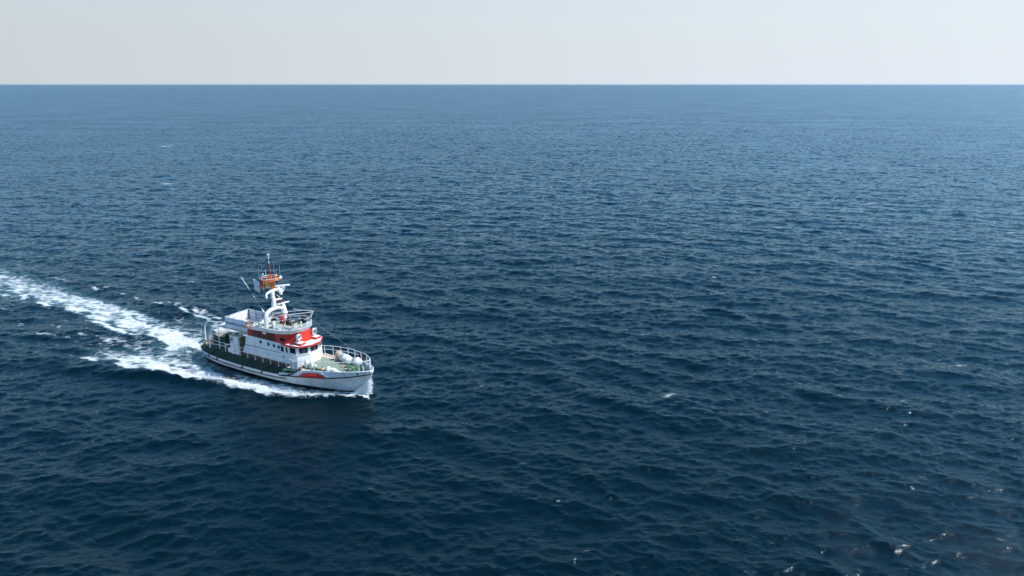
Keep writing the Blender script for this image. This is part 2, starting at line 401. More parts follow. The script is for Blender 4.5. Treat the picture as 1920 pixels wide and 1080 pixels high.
def sea_material():
    m, t, b = new_mat('sea_water')
    n, l = t.nodes, t.links
    out = n['Material Output']
    geo = n.new('ShaderNodeNewGeometry')
    def attr(nm):
        a = n.new('ShaderNodeAttribute'); a.attribute_name = nm; return a.outputs['Fac']
    def math_(op, a, b_=None, c=None):
        q = n.new('ShaderNodeMath'); q.operation = op
        for i, v in enumerate((a, b_, c)):
            if v is None: continue
            if isinstance(v, (int, float)): q.inputs[i].default_value = v
            else: l.new(v, q.inputs[i])
        return q.outputs[0]
    def noise(scale, detail, stretch=(1, 1, 1), rough=0.55, rotz=0.0, dist=0.0):
        mp = n.new('ShaderNodeMapping'); mp.inputs['Scale'].default_value = stretch; mp.inputs['Rotation'].default_value = (0, 0, rotz)
        l.new(geo.outputs['Position'], mp.inputs[0])
        z = n.new('ShaderNodeTexNoise'); z.inputs['Scale'].default_value = scale; z.inputs['Detail'].default_value = detail
        z.inputs['Roughness'].default_value = rough; z.inputs['Distortion'].default_value = dist
        l.new(mp.outputs[0], z.inputs['Vector'])
        return z
    lost = attr('lost_slope'); foam = attr('foam'); aer = attr('aerated')
    # ripples: real relief near by
    r0 = noise(1.25, 4, (1, 2.0, 1), 0.6, R(-6))
    r1 = noise(3.4, 4, (1, 1.8, 1), 0.62, R(8))
    r2 = noise(9.5, 3, (1, 1.5, 1), 0.6, R(-14))
    hgt = math_('ADD', math_('MULTIPLY', r0.outputs[0], 0.095), math_('ADD', math_('MULTIPLY', r1.outputs[0], 0.055), math_('MULTIPLY', r2.outputs[0], 0.006)))
    bp = n.new('ShaderNodeBump'); bp.inputs['Strength'].default_value = 0.85; bp.inputs['Distance'].default_value = 1.0
    l.new(hgt, bp.inputs['Height'])
    # gusts: patches of rougher and smoother water
    gust = noise(0.022, 3, (0.6, 1.5, 1), 0.6, R(12))
    gm = n.new('ShaderNodeMapRange'); gm.inputs[1].default_value = 0.3; gm.inputs[2].default_value = 0.7
    gm.inputs[3].default_value = 0.72; gm.inputs[4].default_value = 1.30
    l.new(gust.outputs[0], gm.inputs[0])
    l.new(math_('MULTIPLY', hgt, math_('MINIMUM', gm.outputs[0], 0.95)), bp.inputs['Height'])
    # far away: wave slopes below the mesh's reach, as slope noise on the normal
    s1 = noise(0.55, 3, (1, 2.0, 1), 0.6, R(5))
    s2 = noise(1.9, 3, (1, 1.6, 1), 0.6, R(-9))
    add = n.new('ShaderNodeVectorMath'); add.operation = 'ADD'
    l.new(s1.outputs['Color'], add.inputs[0]); l.new(s2.outputs['Color'], add.inputs[1])
    sub = n.new('ShaderNodeVectorMath'); sub.operation = 'SUBTRACT'; sub.inputs[1].default_value = (1.0, 1.0, 1.0)
    l.new(add.outputs[0], sub.inputs[0])
    flat = n.new('ShaderNodeVectorMath'); flat.operation = 'MULTIPLY'; flat.inputs[1].default_value = (0.7, 1.0, 0)
    l.new(sub.outputs[0], flat.inputs[0])
    sc = n.new('ShaderNodeVectorMath'); sc.operation = 'SCALE'
    l.new(flat.outputs[0], sc.inputs[0]); l.new(math_('MULTIPLY', math_('MULTIPLY', math_('SQRT', lost), 6.6), gm.outputs[0]), sc.inputs['Scale'])
    nn = n.new('ShaderNodeVectorMath'); nn.operation = 'ADD'
    l.new(bp.outputs[0], nn.inputs[0]); l.new(sc.outputs[0], nn.inputs[1])
    nrm = n.new('ShaderNodeVectorMath'); nrm.operation = 'NORMALIZE'
    l.new(nn.outputs[0], nrm.inputs[0])
    # aerated water: blue-green milky
    big = noise(0.35, 4, (1, 1, 1), 0.6)
    aerm = math_('MULTIPLY', aer, math_('MULTIPLY_ADD', big.outputs[0], 1.2, -0.15))
    mc = n.new('ShaderNodeMix'); mc.data_type = 'RGBA'
    mc.inputs[6].default_value = (0.0004, 0.0066, 0.0105, 1)
    mc.inputs[7].default_value = (0.095, 0.24, 0.29, 1)
    l.new(math_('MINIMUM', aerm, 1.0), mc.inputs[0])
    body = n.new('ShaderNodeBsdfDiffuse'); l.new(mc.outputs[2], body.inputs['Color'])
    gl = n.new('ShaderNodeBsdfGlossy'); gl.distribution = 'GGX'
    gl.inputs['Color'].default_value = (0.72, 0.90, 0.96, 1)
    fr = n.new('ShaderNodeFresnel'); fr.inputs['IOR'].default_value = 1.333
    wm_ = n.new('ShaderNodeMixShader')
    n.remove(b); b = wm_
    rough = math_('SQRT', math_('SQRT', math_('MULTIPLY_ADD', lost, 0.16, 0.00004)))
    l.new(rough, gl.inputs['Roughness'])
    for q_ in (gl, fr, body): l.new(nrm.outputs[0], q_.inputs['Normal'])
    l.new(fr.outputs[0], wm_.inputs[0]); l.new(body.outputs[0], wm_.inputs[1]); l.new(gl.outputs[0], wm_.inputs[2])
    # foam
    fb = n.new('ShaderNodeBsdfPrincipled')
    fb.inputs['Base Color'].default_value = (0.70, 0.74, 0.76, 1); fb.inputs['Roughness'].default_value = 0.75
    rs = -HD
    f1 = noise(1.15, 9, (0.40, 1.65, 1), 0.68, rs, 0.35)
    f2 = noise(4.5, 6, (0.45, 1.5, 1), 0.7, rs, 0.2)
    vor = n.new('ShaderNodeTexVoronoi'); vor.feature = 'DISTANCE_TO_EDGE'; vor.inputs['Scale'].default_value = 1.1
    mpv = n.new('ShaderNodeMapping'); mpv.inputs['Scale'].default_value = (0.55, 1.35, 1); mpv.inputs['Rotation'].default_value = (0, 0, rs)
    dv = n.new('ShaderNodeVectorMath'); dv.operation = 'MULTIPLY_ADD'; dv.inputs[1].default_value = (1.6, 1.6, 0)
    l.new(f1.outputs['Color'], dv.inputs[0]); l.new(geo.outputs['Position'], dv.inputs[2])
    l.new(dv.outputs[0], mpv.inputs[0]); l.new(mpv.outputs[0], vor.inputs['Vector'])
    lace = math_('SUBTRACT', 1.0, math_('MINIMUM', math_('MULTIPLY', vor.outputs['Distance'], 3.2), 1.0))
    nz = math_('ADD', math_('MULTIPLY', f1.outputs[0], 0.85), math_('ADD', math_('MULTIPLY', f2.outputs[0], 0.50), math_('MULTIPLY', lace, 0.34)))
    val = math_('ADD', foam, math_('SUBTRACT', nz, 0.80))
    gate = n.new('ShaderNodeMapRange'); gate.inputs[1].default_value = 0.14; gate.inputs[2].default_value = 0.36
    l.new(foam, gate.inputs[0])
    mr = n.new('ShaderNodeMapRange'); mr.interpolation_type = 'SMOOTHSTEP'
    mr.inputs[1].default_value = 0.52; mr.inputs[2].default_value = 1.02
    l.new(val, mr.inputs[0])
    mask = math_('MULTIPLY', mr.outputs[0], gate.outputs[0])
    fbp = n.new('ShaderNodeBump'); fbp.inputs['Strength'].default_value = 0.8; fbp.inputs['Distance'].default_value = 0.35
    l.new(nz, fbp.inputs['Height']); l.new(fbp.outputs[0], fb.inputs['Normal'])
    ms = n.new('ShaderNodeMixShader')
    l.new(mask, ms.inputs[0]); l.new(b.outputs[0], ms.inputs[1]); l.new(fb.outputs[0], ms.inputs[2])
    l.new(ms.outputs[0], out.inputs['Surface'])
    return m

sea = build_sea()
sea.data.materials.append(sea_material())

# ------------------------------------------------------------------ mesh helpers
class MB:
    def __init__(self): self.v = []; self.f = []; self.s = []
    def add(self, vs, fs, smooth=False):
        o = len(self.v)
        self.v += [tuple(p) for p in vs]
        self.f += [tuple(i+o for i in f) for f in fs]
        self.s += [smooth]*len(fs)
        return self
    def box(self, x0, x1, y0, y1, z0, z1):
        vs = [(x, y, z) for z in (z0, z1) for x, y in ((x0, y0), (x1, y0), (x1, y1), (x0, y1))]
        return self.add(vs, [(3, 2, 1, 0), (4, 5, 6, 7), (0, 1, 5, 4), (1, 2, 6, 5), (2, 3, 7, 6), (3, 0, 4, 7)])
    def loft(self, rings, closed=True, caps=True, smooth=False):
        n = len(rings[0]); vs = [p for r in rings for p in r]; fs = []
        for i in range(len(rings)-1):
            for j in range(n if closed else n-1):
                a, b = i*n+j, i*n+(j+1) % n
                fs.append((a, b, b+n, a+n))
        self.add(vs, fs, smooth)
        if caps and closed:
            self.add(rings[0], [tuple(range(n))[::-1]]); self.add(rings[-1], [tuple(range(n))])
        return self
    def prism(self, out, z0, z1):
        zf0 = z0 if callable(z0) else (lambda x, y: z0)
        zf1 = z1 if callable(z1) else (lambda x, y: z1)
        return self.loft([[(x, y, zf0(x, y)) for x, y in out], [(x, y, zf1(x, y)) for x, y in out]])
    def tube(self, pts, r, n=8, smooth=True):
        pts = [Vector(p) for p in pts]; rs = r if isinstance(r, (list, tuple)) else [r]*len(pts)
        rings = []; up = None
        for i, p in enumerate(pts):
            d = (pts[min(i+1, len(pts)-1)]-pts[max(i-1, 0)]).normalized()
            if up is None:
                up = Vector((0, 0, 1)) if abs(d.z) < 0.9 else Vector((1, 0, 0))
            s = d.cross(up).normalized(); up = s.cross(d).normalized()
            rings.append([p+(s*math.cos(2*math.pi*k/n)+up*math.sin(2*math.pi*k/n))*rs[i] for k in range(n)])
        return self.loft(rings, smooth=smooth)
    def lathe(self, prof, c=(0, 0, 0), n=16, axis='z', smooth=True):
        rings = []
        for r, h in prof:
            ring = []
            for k in range(n):
                a = 2*math.pi*k/n; u, v = r*math.cos(a), r*math.sin(a)
                p = {'z': (u, v, h), 'x': (h, u, v), 'y': (v, h, u)}[axis]
                ring.append((c[0]+p[0], c[1]+p[1], c[2]+p[2]))
            rings.append(ring)
        return self.loft(rings, smooth=smooth)
    def ball(self, c, rx, ry=None, rz=None, n=14, m=8):
        ry = ry or rx; rz = rz or rx
        rings = []
        for i in range(m+1):
            a = -math.pi/2+math.pi*i/m; cr = max(math.cos(a), 0.02)
            rings.append([(c[0]+rx*cr*math.cos(2*math.pi*k/n), c[1]+ry*cr*math.sin(2*math.pi*k/n), c[2]+rz*math.sin(a)) for k in range(n)])
        return self.loft(rings, smooth=True)
    def sheet(self, grid, th=0.004):
        """thin double-sided cloth from a grid of points"""
        g = [[Vector(p) for p in row] for row in grid]
        nr, nc = len(g), len(g[0])
        nr_ = (g[0][-1]-g[0][0]).cross(g[-1][0]-g[0][0]).normalized()*th
        vs = [p+nr_ for row in g for p in row]+[p-nr_ for row in g for p in row]
        fs = []; o = nr*nc
        for i in range(nr-1):
            for j in range(nc-1):
                a = i*nc+j
                fs.append((a, a+1, a+nc+1, a+nc)); fs.append((o+a+nc, o+a+nc+1, o+a+1, o+a))
        rim = [j for j in range(nc)]+[i*nc+nc-1 for i in range(1, nr)]+[(nr-1)*nc+j for j in range(nc-2, -1, -1)]+[i*nc for i in range(nr-2, 0, -1)]
        for i in range(len(rim)):
            a, b_ = rim[i], rim[(i+1) % len(rim)]
            fs.append((b_, a, a+o, b_+o))
        return self.add(vs, fs, True)
    def mesh(self, name, mat):
        me = bpy.data.meshes.new(name)
        me.from_pydata(self.v, [], self.f); me.validate()
        if len(me.polygons) == len(self.s):
            me.polygons.foreach_set('use_smooth', self.s)
        bm = bmesh.new(); bm.from_mesh(me); bmesh.ops.recalc_face_normals(bm, faces=bm.faces); bm.to_mesh(me); bm.free()
        me.materials.append(mat)
        return me
    def part(self, name, mat, parent, label=None):
        o = bpy.data.objects.new(name, self.mesh(name, mat)); COL.objects.link(o)
        o.parent = parent
        if label: o['label'] = label
        return o
    def solo(self, name, mat, label, cat, loc=(0, 0, 0), group=None):
        """a thing that is one mesh; loc in ship coordinates, mesh about its own base"""
        o = bpy.data.objects.new(name, self.mesh(name, mat)); COL.objects.link(o)
        o.matrix_world = SHIP @ Matrix.Translation(Vector(loc))
        o['label'] = label; o['category'] = cat
        if group: o['group'] = group
        return o

def thing(name, label, cat, loc=(0, 0, 0), rotz=0.0, group=None):
    o = bpy.data.objects.new(name, None); COL.objects.link(o)
    o.matrix_world = SHIP @ Matrix.Translation(Vector(loc)) @ Matrix.Rotation(rotz, 4, 'Z')
    o.empty_display_size = 0.3
    o['label'] = label; o['category'] = cat
    if group: o['group'] = group
    return o

# ------------------------------------------------------------------ the boat: hull
boat = thing('rescue_boat', 'white rescue boat with red band, green decks and tall white mast, steaming right', 'boat')
STX = [0, .12, .25, .45, .7, 1.1, 1.5, 2.2, 3, 4, 5, 6.5, 8, 9.5, 11, 12, 13, 14, 15, 16, 17, 17.8, 18.5, 19.3, 20, 20.5, 21, 21.4, 21.8, 22.2, 22.5, 22.8, 23.0, 23.15, 23.25]
STEM = lambda x, f: 0.0
def station(x, zs_list):
    """points at the given fractions for one side (y>0)"""
    pass
def rake(x, z):
    """stem rake: low sections stop short of the stem head"""
    if x < 20: return x
    k = (x-20)/3.25
    return x-k*max(0, (2.4-z))*0.42
def hull_rows(lo, hi, n):
    rows = []
    for x in STX:
        W, B, zk = bw(x), bs(x), zs(x)
        row = []
        for i in range(n+1):
            z = lo+(hi-lo)*i/n if hi is not None else lo+(zk-lo)*i/n
            f = (z/zk)
            y = W+(B-W)*(max(f, 0)**1.5) if z >= 0 else W*(1+z*0.35)
            xx = rake(x, z)
            if x < 1.5: xx += (1.5-x)/1.5*max(0, (zk-z))*0.22
            row.append((xx, y, z))
        rows.append(row)
    return rows
def hull_skin(rows):
    mb = MB()
    full = [[(x, -y, z) for x, y, z in r][::-1]+[(x, y, z) for x, y, z in r] for r in rows]
    full = [r for r in full]
    n = len(full[0]); vs = [p for r in full for p in r]; fs = []
    h = n//2
    for i in range(len(full)-1):
        for j in range(n-1):
            if j == h-1: continue            # open between the two sides
            a = i*n+j; fs.append((a, a+1, a+n+1, a+n))
    mb.add(vs, fs, True)
    st = full[0]; fs = []
    for j in range(h-1):
        fs.append((j, j+1, n-2-j, n-1-j))
    mb.add(st, fs, False)
    bo = full[-1]
    mb.add(bo, fs, False)
    return mb
hull_skin(hull_rows(0.27, None, 5)).part('hull', M['hullwhite'], boat)
hull_skin(hull_rows(-1.1, 0.27, 4)).part('hull_bottom', M['bottom'], boat)

# rubbing strakes along the low side
for z_off, r_ in ((-0.38, 0.035), (-0.50, 0.030)):
    for sg in (-1, 1):
        pts = []
        for x in np.linspace(0.3, 14.2, 36):
            z = zs(x)+z_off; f = z/zs(x)
            pts.append((x+(max(0, 1.5-x)/1.5)*abs(z_off)*0.22, sg*(bw(x)+(bs(x)-bw(x))*f**1.5+0.012), z))
        MB().tube(pts, r_, 6).part('rubbing_strake', M['dgrey'], boat)
# knuckle fender: black line at the foot of the bow bulwark
for sg in (-1, 1):
    pts = [(rake(x, zs(x)), sg*(bs(x)+0.03), zs(x)) for x in np.linspace(13.6, 23.2, 34)]
    MB().tube(pts, 0.055, 6).part('bow_fender_strip', M['black'], boat)
MB().tube([(23.13+0.05, y, 2.42) for y in (-.12, 0, .12)], 0.06, 6).part('bow_fender_strip', M['black'], boat)

# sheer edge of the low side (white lip), both sides and round the stern
edge = [(x, -bs(x), zs(x)) for x in STX if x <= 14][::-1]+[(x, bs(x), zs(x)) for x in STX if x <= 14]
MB().tube([(x, y*1.0, z+0.02) for x, y, z in edge], 0.045, 6).part('gunwale', M['hullwhite'], boat)

# bow bulwark
XB = [13.6, 14.3, 15, 15.6, 16.2, 17, 17.8, 18.5, 19.3, 20, 20.5, 21, 21.4, 21.8, 22.2, 22.5, 22.8, 23.0, 23.15, 23.25]
def bul(x, f):
    z0, z1 = zs(x)+0.02, max(zt(x), zs(x)+0.05)
    return (rake(x, zs(x)), bs(x)+(bt(x)-bs(x))*f, z0+(z1-z0)*f)
for sg in (-1, 1):
    mb = MB(); rings = []
    for x in XB:
        o = [bul(x, f) for f in (0, 0.5, 1)]
        i = [(p[0]-0.02, max(p[1]-0.09, 0.0), p[2]) for p in o]
        ring = [(p[0], sg*p[1], p[2]) for p in o]+[(p[0], sg*p[1], p[2]) for p in i[::-1]]
        rings.append(ring)
    mb.loft(rings).part('bulwark', M['hullwhite'], boat)
tip = [bul(23.25, f) for f in (0, .5, 1)]
mb = MB()
mb.loft([[(p[0]+0.0, -p[1]-0.02, p[2]) for p in tip]+[(p[0]-.1, -p[1], p[2]) for p in tip[::-1]], [(p[0]+0.09, 0, p[2]+0.01) for p in tip]+[(p[0]-.1, 0, p[2]) for p in tip[::-1]], [(p[0], p[1]+0.02, p[2]) for p in tip]+[(p[0]-.1, p[1], p[2]) for p in tip[::-1]]], smooth=True).part('stem_head', M['hullwhite'], boat)
# capping rail on the bulwark
for sg in (-1, 1):
    MB().tube([(bul(x, 1)[0], sg*(bul(x, 1)[1]-0.04), bul(x, 1)[2]+0.02) for x in XB], 0.05, 6).part('capping_rail', M['white'], boat)
# hawse holes
for sg in (-1, 1):
    p = bul(22.3, .55)
    MB().ball((p[0], sg*(p[1]+0.0), p[2]), 0.11, 0.06, 0.085, 10, 6).part('hawse_hole', M['brown'], boat)
    MB().tube([(p[0]+0.13*math.cos(a), sg*(p[1]+0.05-0.02*math.cos(a)), p[2]+0.10*math.sin(a)) for a in np.linspace(0, 2*math.pi, 13)], 0.016, 5).part('hawse_ring', M['dgrey'], boat)

# ------------------------------------------------------------------ decks
ZD = 1.80
def inner(x): return min(2.02, bs(x)-0.52) if x < 14 else min(2.02, bs(x)-0.3)
xi = [0.35, 0.6, 1.0, 1.6, 2.4, 3.5, 5, 7, 9, 11, 13, 14.6]
# green sloping side deck, from the gunwale up to the raised main deck
for sg in (-1, 1):
    outr = [(x if x > .7 else x, sg*(bs(x)-0.03), zs(x)+0.03) for x in [0.1]+xi[1:]]
    inn = [(max(x, 0.75), sg*max(inner(x), .6), ZD) for x in xi]
    mb = MB(); mb.loft([[o_, i_, (i_[0], i_[1], i_[2]-0.5), (o_[0], o_[1], o_[2]-0.06)] for o_, i_ in zip(outr, inn)])
    mb.part('side_deck', M['green'], boat)
mb = MB()
mb.loft([[(0.1, y, zs(0)+0.03), (0.75, y*0.8, ZD), (0.75, y*.8, ZD-.5), (0.1, y, zs(0)-0.03)] for y in (-bs(0.1)+.03, 0, bs(0.1)-.03)])
mb.part('stern_deck', M['green'], boat)
# main deck plating
outl = [(max(x, .75), -inner(x)+0.001) for x in xi]+[(max(x, .75), inner(x)-.001) for x in xi[::-1]]
MB().prism(outl, ZD-0.3, ZD+0.004).part('main_deck', M['brown'], boat)
# low brown coaming under the cabin side
for sg in (-1, 1):
    y0, y1 = sorted((sg*1.72, sg*1.80))
    MB().box(7.2, 15.2, y0, y1, ZD, 2.10).part('coaming', M['brown'], boat)
# black rubber bars over the sloping deck
for xo in (2.9, 4.35, 8.35, 11.25):
    for sg in (-1, 1):
        a = Vector((xo-.12, sg*(bs(xo)+0.07), zs(xo)-0.20)); b_ = Vector((xo+0.12, sg*(bs(xo)-0.02), zs(xo)+0.12)); c_ = Vector((xo+0.9, sg*(inner(xo)-0.02), ZD+0.04))
        mb = MB(); mb.tube([a, b_, c_], [0.08, 0.10, 0.07], 6, smooth=False)
        mb.part('fender_bar', M['black'], boat)
for sg in (-1, 1):
    pts = [(13.9, bs(13.9)+.07, zs(13.9)-0.02), (14.6, bs(14.6)+.09, zs(14.6)+.02), (15.3, bs(15.3)+.06, zs(15.3)+.25), (16.0, bs(16)+.02, zs(16)+.6)]
    MB().tube([(x, sg*y, z) for x, y, z in pts], [.06, .08, .08, .06], 6).part('fender_bar', M['black'], boat)

# foredeck
ZF = 2.06
xf = [14.0, 15, 16, 17, 18, 19, 20, 21, 21.8, 22.4, 22.75]
def fdy(x): return max(bs(x)-0.10-0.25*max(0, x-20), 0.03) if x > 20 else bs(x)-0.10
outl = [(x, -fdy(x)) for x in xf]+[(x, fdy(x)) for x in xf[::-1]]
MB().prism(outl, lambda x, y: 1.95-.22*max(0, (16-x))/2, lambda x, y: ZF-0.22*max(0, (16-x))/2).part('foredeck', M['mgreen'], boat)
MB().prism([(15.0, 1.05), (19.3, .95), (19.3, 1.9), (17, 2.12), (15.0, 2.3)], ZF+0.004, ZF+0.03).part('deck_planking', M['wood'], boat)
MB().prism([(14.4, -2.3), (17.2, -2.05), (17.2, -1.55), (14.4, -1.72)], ZF-.05, ZF+0.03).part('deck_planking', M['wood'], boat)
MB().prism([(15.4, -1.35), (18.0, -1.15), (19.7, -.55), (19.7, .75), (18.6, 1.05), (15.4, 1.35)], ZF+0.002, ZF+0.12).part('raised_hatch_deck', M['lgreen'], boat)

# ------------------------------------------------------------------ cabin
def outline_cab(xa, xc, xfnt, yw, yf):
    return [(xa, -yw), (xc, -yw), (xfnt, -yf), (xfnt, yf), (xc, yw), (xa, yw)]
ZC = 4.10
low = outline_cab(7.35, 15.30, 15.95, 1.70, .62)
top = outline_cab(8.30, 15.20, 15.85, 1.64, .60)
mb = MB(); mb.loft([[(x, y, 2.0) for x, y in low], [(x, y, ZC) for x, y in top]])
mb.part('cabin', M['white'], boat)
# sill moulding and side line
for sg in (-1, 1):
    MB().tube([(7.85, sg*1.69, 3.02), (10.0, sg*1.69, 3.06), (12.9, sg*1.69, 3.10)], 0.022, 5).part('side_moulding', M['dgrey'], boat)
MB().tube([(13.0, -1.69, 3.14), (15.28, -1.69, 3.22), (15.93, -.63, 3.22), (15.93, .63, 3.22), (15.28, 1.69, 3.22), (13.0, 1.69, 3.14)], 0.03, 5).part('sill_moulding', M['white'], boat)

def window(p0, p1, z0, z1, slant=0.0, wiper=False, name='window'):
    """glazed opening on a vertical wall from p0 to p1 (xy), outward normal on the right of p0->p1"""
    p0 = Vector((*p0, 0)); p1 = Vector((*p1, 0)); d = (p1-p0).normalized(); w = (p1-p0).length
    nrm = Vector((d.y, -d.x, 0))
    def P(u, z, off): return p0+d*u+nrm*off+Vector((0, 0, z))
    mb = MB()
    fw = 0.035
    outer = [(0, z0), (w, z0), (w-slant, z1), (0, z1)]
    innr = [(fw, z0+fw), (w-fw, z0+fw), (w-fw-slant, z1-fw), (fw, z1-fw)]
    for k in range(4):
        k2 = (k+1) % 4
        mb.loft([[P(*outer[k], -.02), P(*outer[k], .035), P(*innr[k], .035), P(*innr[k], -.02)],
                 [P(*outer[k2], -.02), P(*outer[k2], .035), P(*innr[k2], .035), P(*innr[k2], -.02)]])
    fr = mb.part(name, M['white'], boat)
    mb = MB(); mb.loft([[P(*q, 0.002) for q in innr], [P(*q, 0.014) for q in innr]])
    mb.part('pane', M['glass'], fr)
    if wiper:
        cx, cz = w/2, (z0+z1)/2
        mb = MB(); mb.tube([P(cx+.15*math.cos(a), cz+.15*math.sin(a), .022) for a in np.linspace(0, 2*math.pi, 17)], 0.012, 5)
        mb.tube([P(cx, cz-.02, .022), P(cx, cz+.15, .022)], 0.01, 4)
        mb.part('clear_view_screen', M['grey'], fr)
    return fr
# starboard side, then mirrored to port
zo = 3.33
window((13.05, -1.665), (13.52, -1.665), zo-.08, zo+.56)
window((13.74, -1.663), (14.10, -1.663), zo-.06, zo+.58, 0.06)
window((14.30, -1.662), (15.18, -1.662), zo, zo+.66)
window((15.38, -1.52), (15.86, -.74), zo+.0, zo+.66, 0, True)
window((15.91, -.52), (15.91, .52), zo+.0, zo+.66, 0, True)
window((15.86, .74), (15.38, 1.52), zo+.0, zo+.66, 0, True)
window((15.18, 1.662), (14.30, 1.662), zo, zo+.66)
window((14.10, 1.663), (13.74, 1.663), zo-.06, zo+.58)
window((13.52, 1.665), (13.05, 1.665), zo-.08, zo+.56)
for sg in (-1, 1):
    for i, x in enumerate((10.22, 11.35, 12.12, 12.80)):
        z = 3.72-.02*i
        mb = MB(); yy = 1.662
        mb.tube([(x+.165*math.cos(a), sg*(yy+.008), z+.185*math.sin(a)) for a in np.linspace(0, 2*math.pi, 17)], .024, 6)
        ph = mb.part('porthole', M['grey'], boat)
        MB().lathe([(.15, sg*(yy-.02)), (.15, sg*(yy+.012))], (x, 0, z), 16, 'y').part('pane', M['glass'], ph)
# cabin door to the aft deck
MB().box(7.30, 7.36, -.4, .4, 2.05, 3.9).part('door', M['dgrey'], boat)
# vent and grab rail on the side
MB().box(13.35, 13.42, -1.74, -1.70, 2.55, 2.85).part('door_handle', M['dgrey'], boat)

# red band / upper cabin with faceted front
def zb(x, y=0): return float(np.interp(x, [8, 13, 14.2, 15.4], [4.74, 5.00, 5.14, 5.34]))-0.035*y
ob = [(8.30, -1.62), (13.7, -1.62), (15.05, -.85), (15.05, .85), (13.7, 1.62), (8.30, 1.62)]
ot = [(8.40, -1.60), (13.6, -1.60), (14.75, -.80), (14.75, .80), (13.6, 1.60), (8.40, 1.60)]
mb = MB(); mb.loft([[(x, y, ZC+.003) for x, y in ob], [(x, y, zb(x)) for x, y in ot]])
mb.part('upper_cabin', M['red'], boat)
for sg in (-1, 1):
    mb = MB(); y = sg*1.628
    g = [[(9.0+3.3*u, y-sg*.014*v, 4.14+(zb(9.0+3.3*u)-4.14-.03)*v) for u in np.linspace(0, 1, 8)] for v in (0, .5, 1)]
    mb.sheet(g, .004).part('worn_name_panel', M['darkpatch'], boat, 'dark worn patch with faint red lettering')
    # faint lettering: a short and a long run of strokes
    mb = MB(); x = 9.45
    for k, wd in enumerate([.2, .12, 0, .2, .22, .2, .2, .22, .2, .2, .18]):
        if wd == 0:
            mb.part('lettering', M['redrust'], boat, 'short faint dark red word'); mb = MB(); x += .28; continue
        hh = .26 if k % 3 else .20
        z0 = 4.38+.02*k
        for q in range(2):
            mb.box(x+q*wd*.5, x+q*wd*.5+.05, min(y+sg*.006, y+sg*.010), max(y+sg*.006, y+sg*.010), z0, z0+hh)
        mb.box(x, x+wd*.7, min(y+sg*.006, y+sg*.0105), max(y+sg*.006, y+sg*.0105), z0+hh*.5, z0+hh*.5+.05)
        x += wd+.05
    mb.part('lettering', M['redrust'], boat, 'faint dark red letters')
    # dark slot window in the red band
    y0, y1 = sorted((sg*1.60, sg*1.632))
    w_ = MB(); w_.box(13.0, 13.72, y0, y1, 4.38, 4.72); w_ = w_.part('window', M['dgrey'], boat)
    y0, y1 = sorted((sg*1.605, sg*1.636))
    MB().box(13.04, 13.62, y0, y1, 4.41, 4.69).part('pane', M['glass'], w_)
# brow ledge: red rim, white top
lo = [(13.2, -1.72), (14.2, -1.80), (15.45, -1.72), (16.25, -.68), (16.25, .68), (15.45, 1.72), (14.2, 1.80), (13.2, 1.72)]
MB().prism(lo, lambda x, y: 3.99+.02*(x-13.2), lambda x, y: 4.13+.02*(x-13.2)).part('brow', M['red'], boat)
cx_, cy_ = 14.9, 0
MB().prism([(cx_+(x-cx_)*.94, y*.94) for x, y in lo], 4.05, lambda x, y: 4.137+.02*(x-13.2)).part('brow_top', M['ledge'], boat)
for sg in (-1, 1):
    y0, y1 = sorted((sg*.70, sg*1.38))
    MB().box(14.55, 15.55, y0, y1, 4.14, 4.40).part('lamp_step', M['red'], boat)
    MB().box(14.57, 15.53, y0+.02, y1-.02, 4.38, 4.412).part('step_top', M['ledge'], boat)
    s_ = MB(); s_.tube([(15.05, sg*1.05, 4.41), (15.05, sg*1.05, 4.62)], .05, 8)
    s_.tube([(15.05, sg*1.05-.30, 4.92), (15.05, sg*1.05-.30, 4.66), (15.05, sg*1.05+.30, 4.66), (15.05, sg*1.05+.30, 4.92)], .025, 6)
    s_.lathe([(.05, -.24), (.20, -.20), (.29, -.05), (.30, .10), (.285, .12)], (15.03, sg*1.05, 4.93), 18, 'x')
    so = s_.part('searchlight', M['mast'], boat)
    MB().lathe([(.27, .121), (.2, .14), (.02, .15)], (15.03, sg*1.05, 4.93), 18, 'x').part('lens', M['lens'], so)

# ------------------------------------------------------------------ flying bridge
fo = [(8.32, -1.70), (10.5, -1.76), (12.6, -1.80), (13.7, -1.74), (14.6, -1.42), (15.0, -.95), (15.2, -.35), (15.2, .35), (15.0, .90), (14.5, 1.30), (13.7, 1.52), (12.6, 1.60), (10.5, 1.60), (8.32, 1.60)]
fi = [(8.40, -1.62), (10.5, -1.64), (12.6, -1.66), (13.5, -1.58), (14.3, -1.28), (14.65, -.86), (14.8, -.35), (14.8, .35), (14.65, .82), (14.3, 1.15), (13.5, 1.40), (12.6, 1.50), (10.5, 1.52), (8.40, 1.52)]
HB = 0.40
mb = MB(); rings = []
for i in range(len(fo)):
    xo, yo = fo[i]; xn, yn = fi[i]
    zb_, ztp = zb(xn, yn)+.0, zb(xo, yo)+HB
    cxx, cyy = xo*.96+12*.04, yo*.95
    rings.append([(xn, yn, zb_), (xo, yo, ztp), (cxx, cyy, ztp), (xn-.06*(1 if xn > 12 else 0), yn*.94, zb_+.08)])
mb.loft(rings, closed=True, caps=True).part('bridge_bulwark', M['white'], boat)
MB().prism([(x*.99+.12, y*.97) for x, y in fi], lambda x, y: zb(x, y)-.06, lambda x, y: zb(x, y)+.09).part('bridge_deck', M['fly'], boat)
MB().box(8.32, 8.40, -1.6, 1.6, 4.74, 5.15).part('bridge_aft_coaming', M['white'], boat)
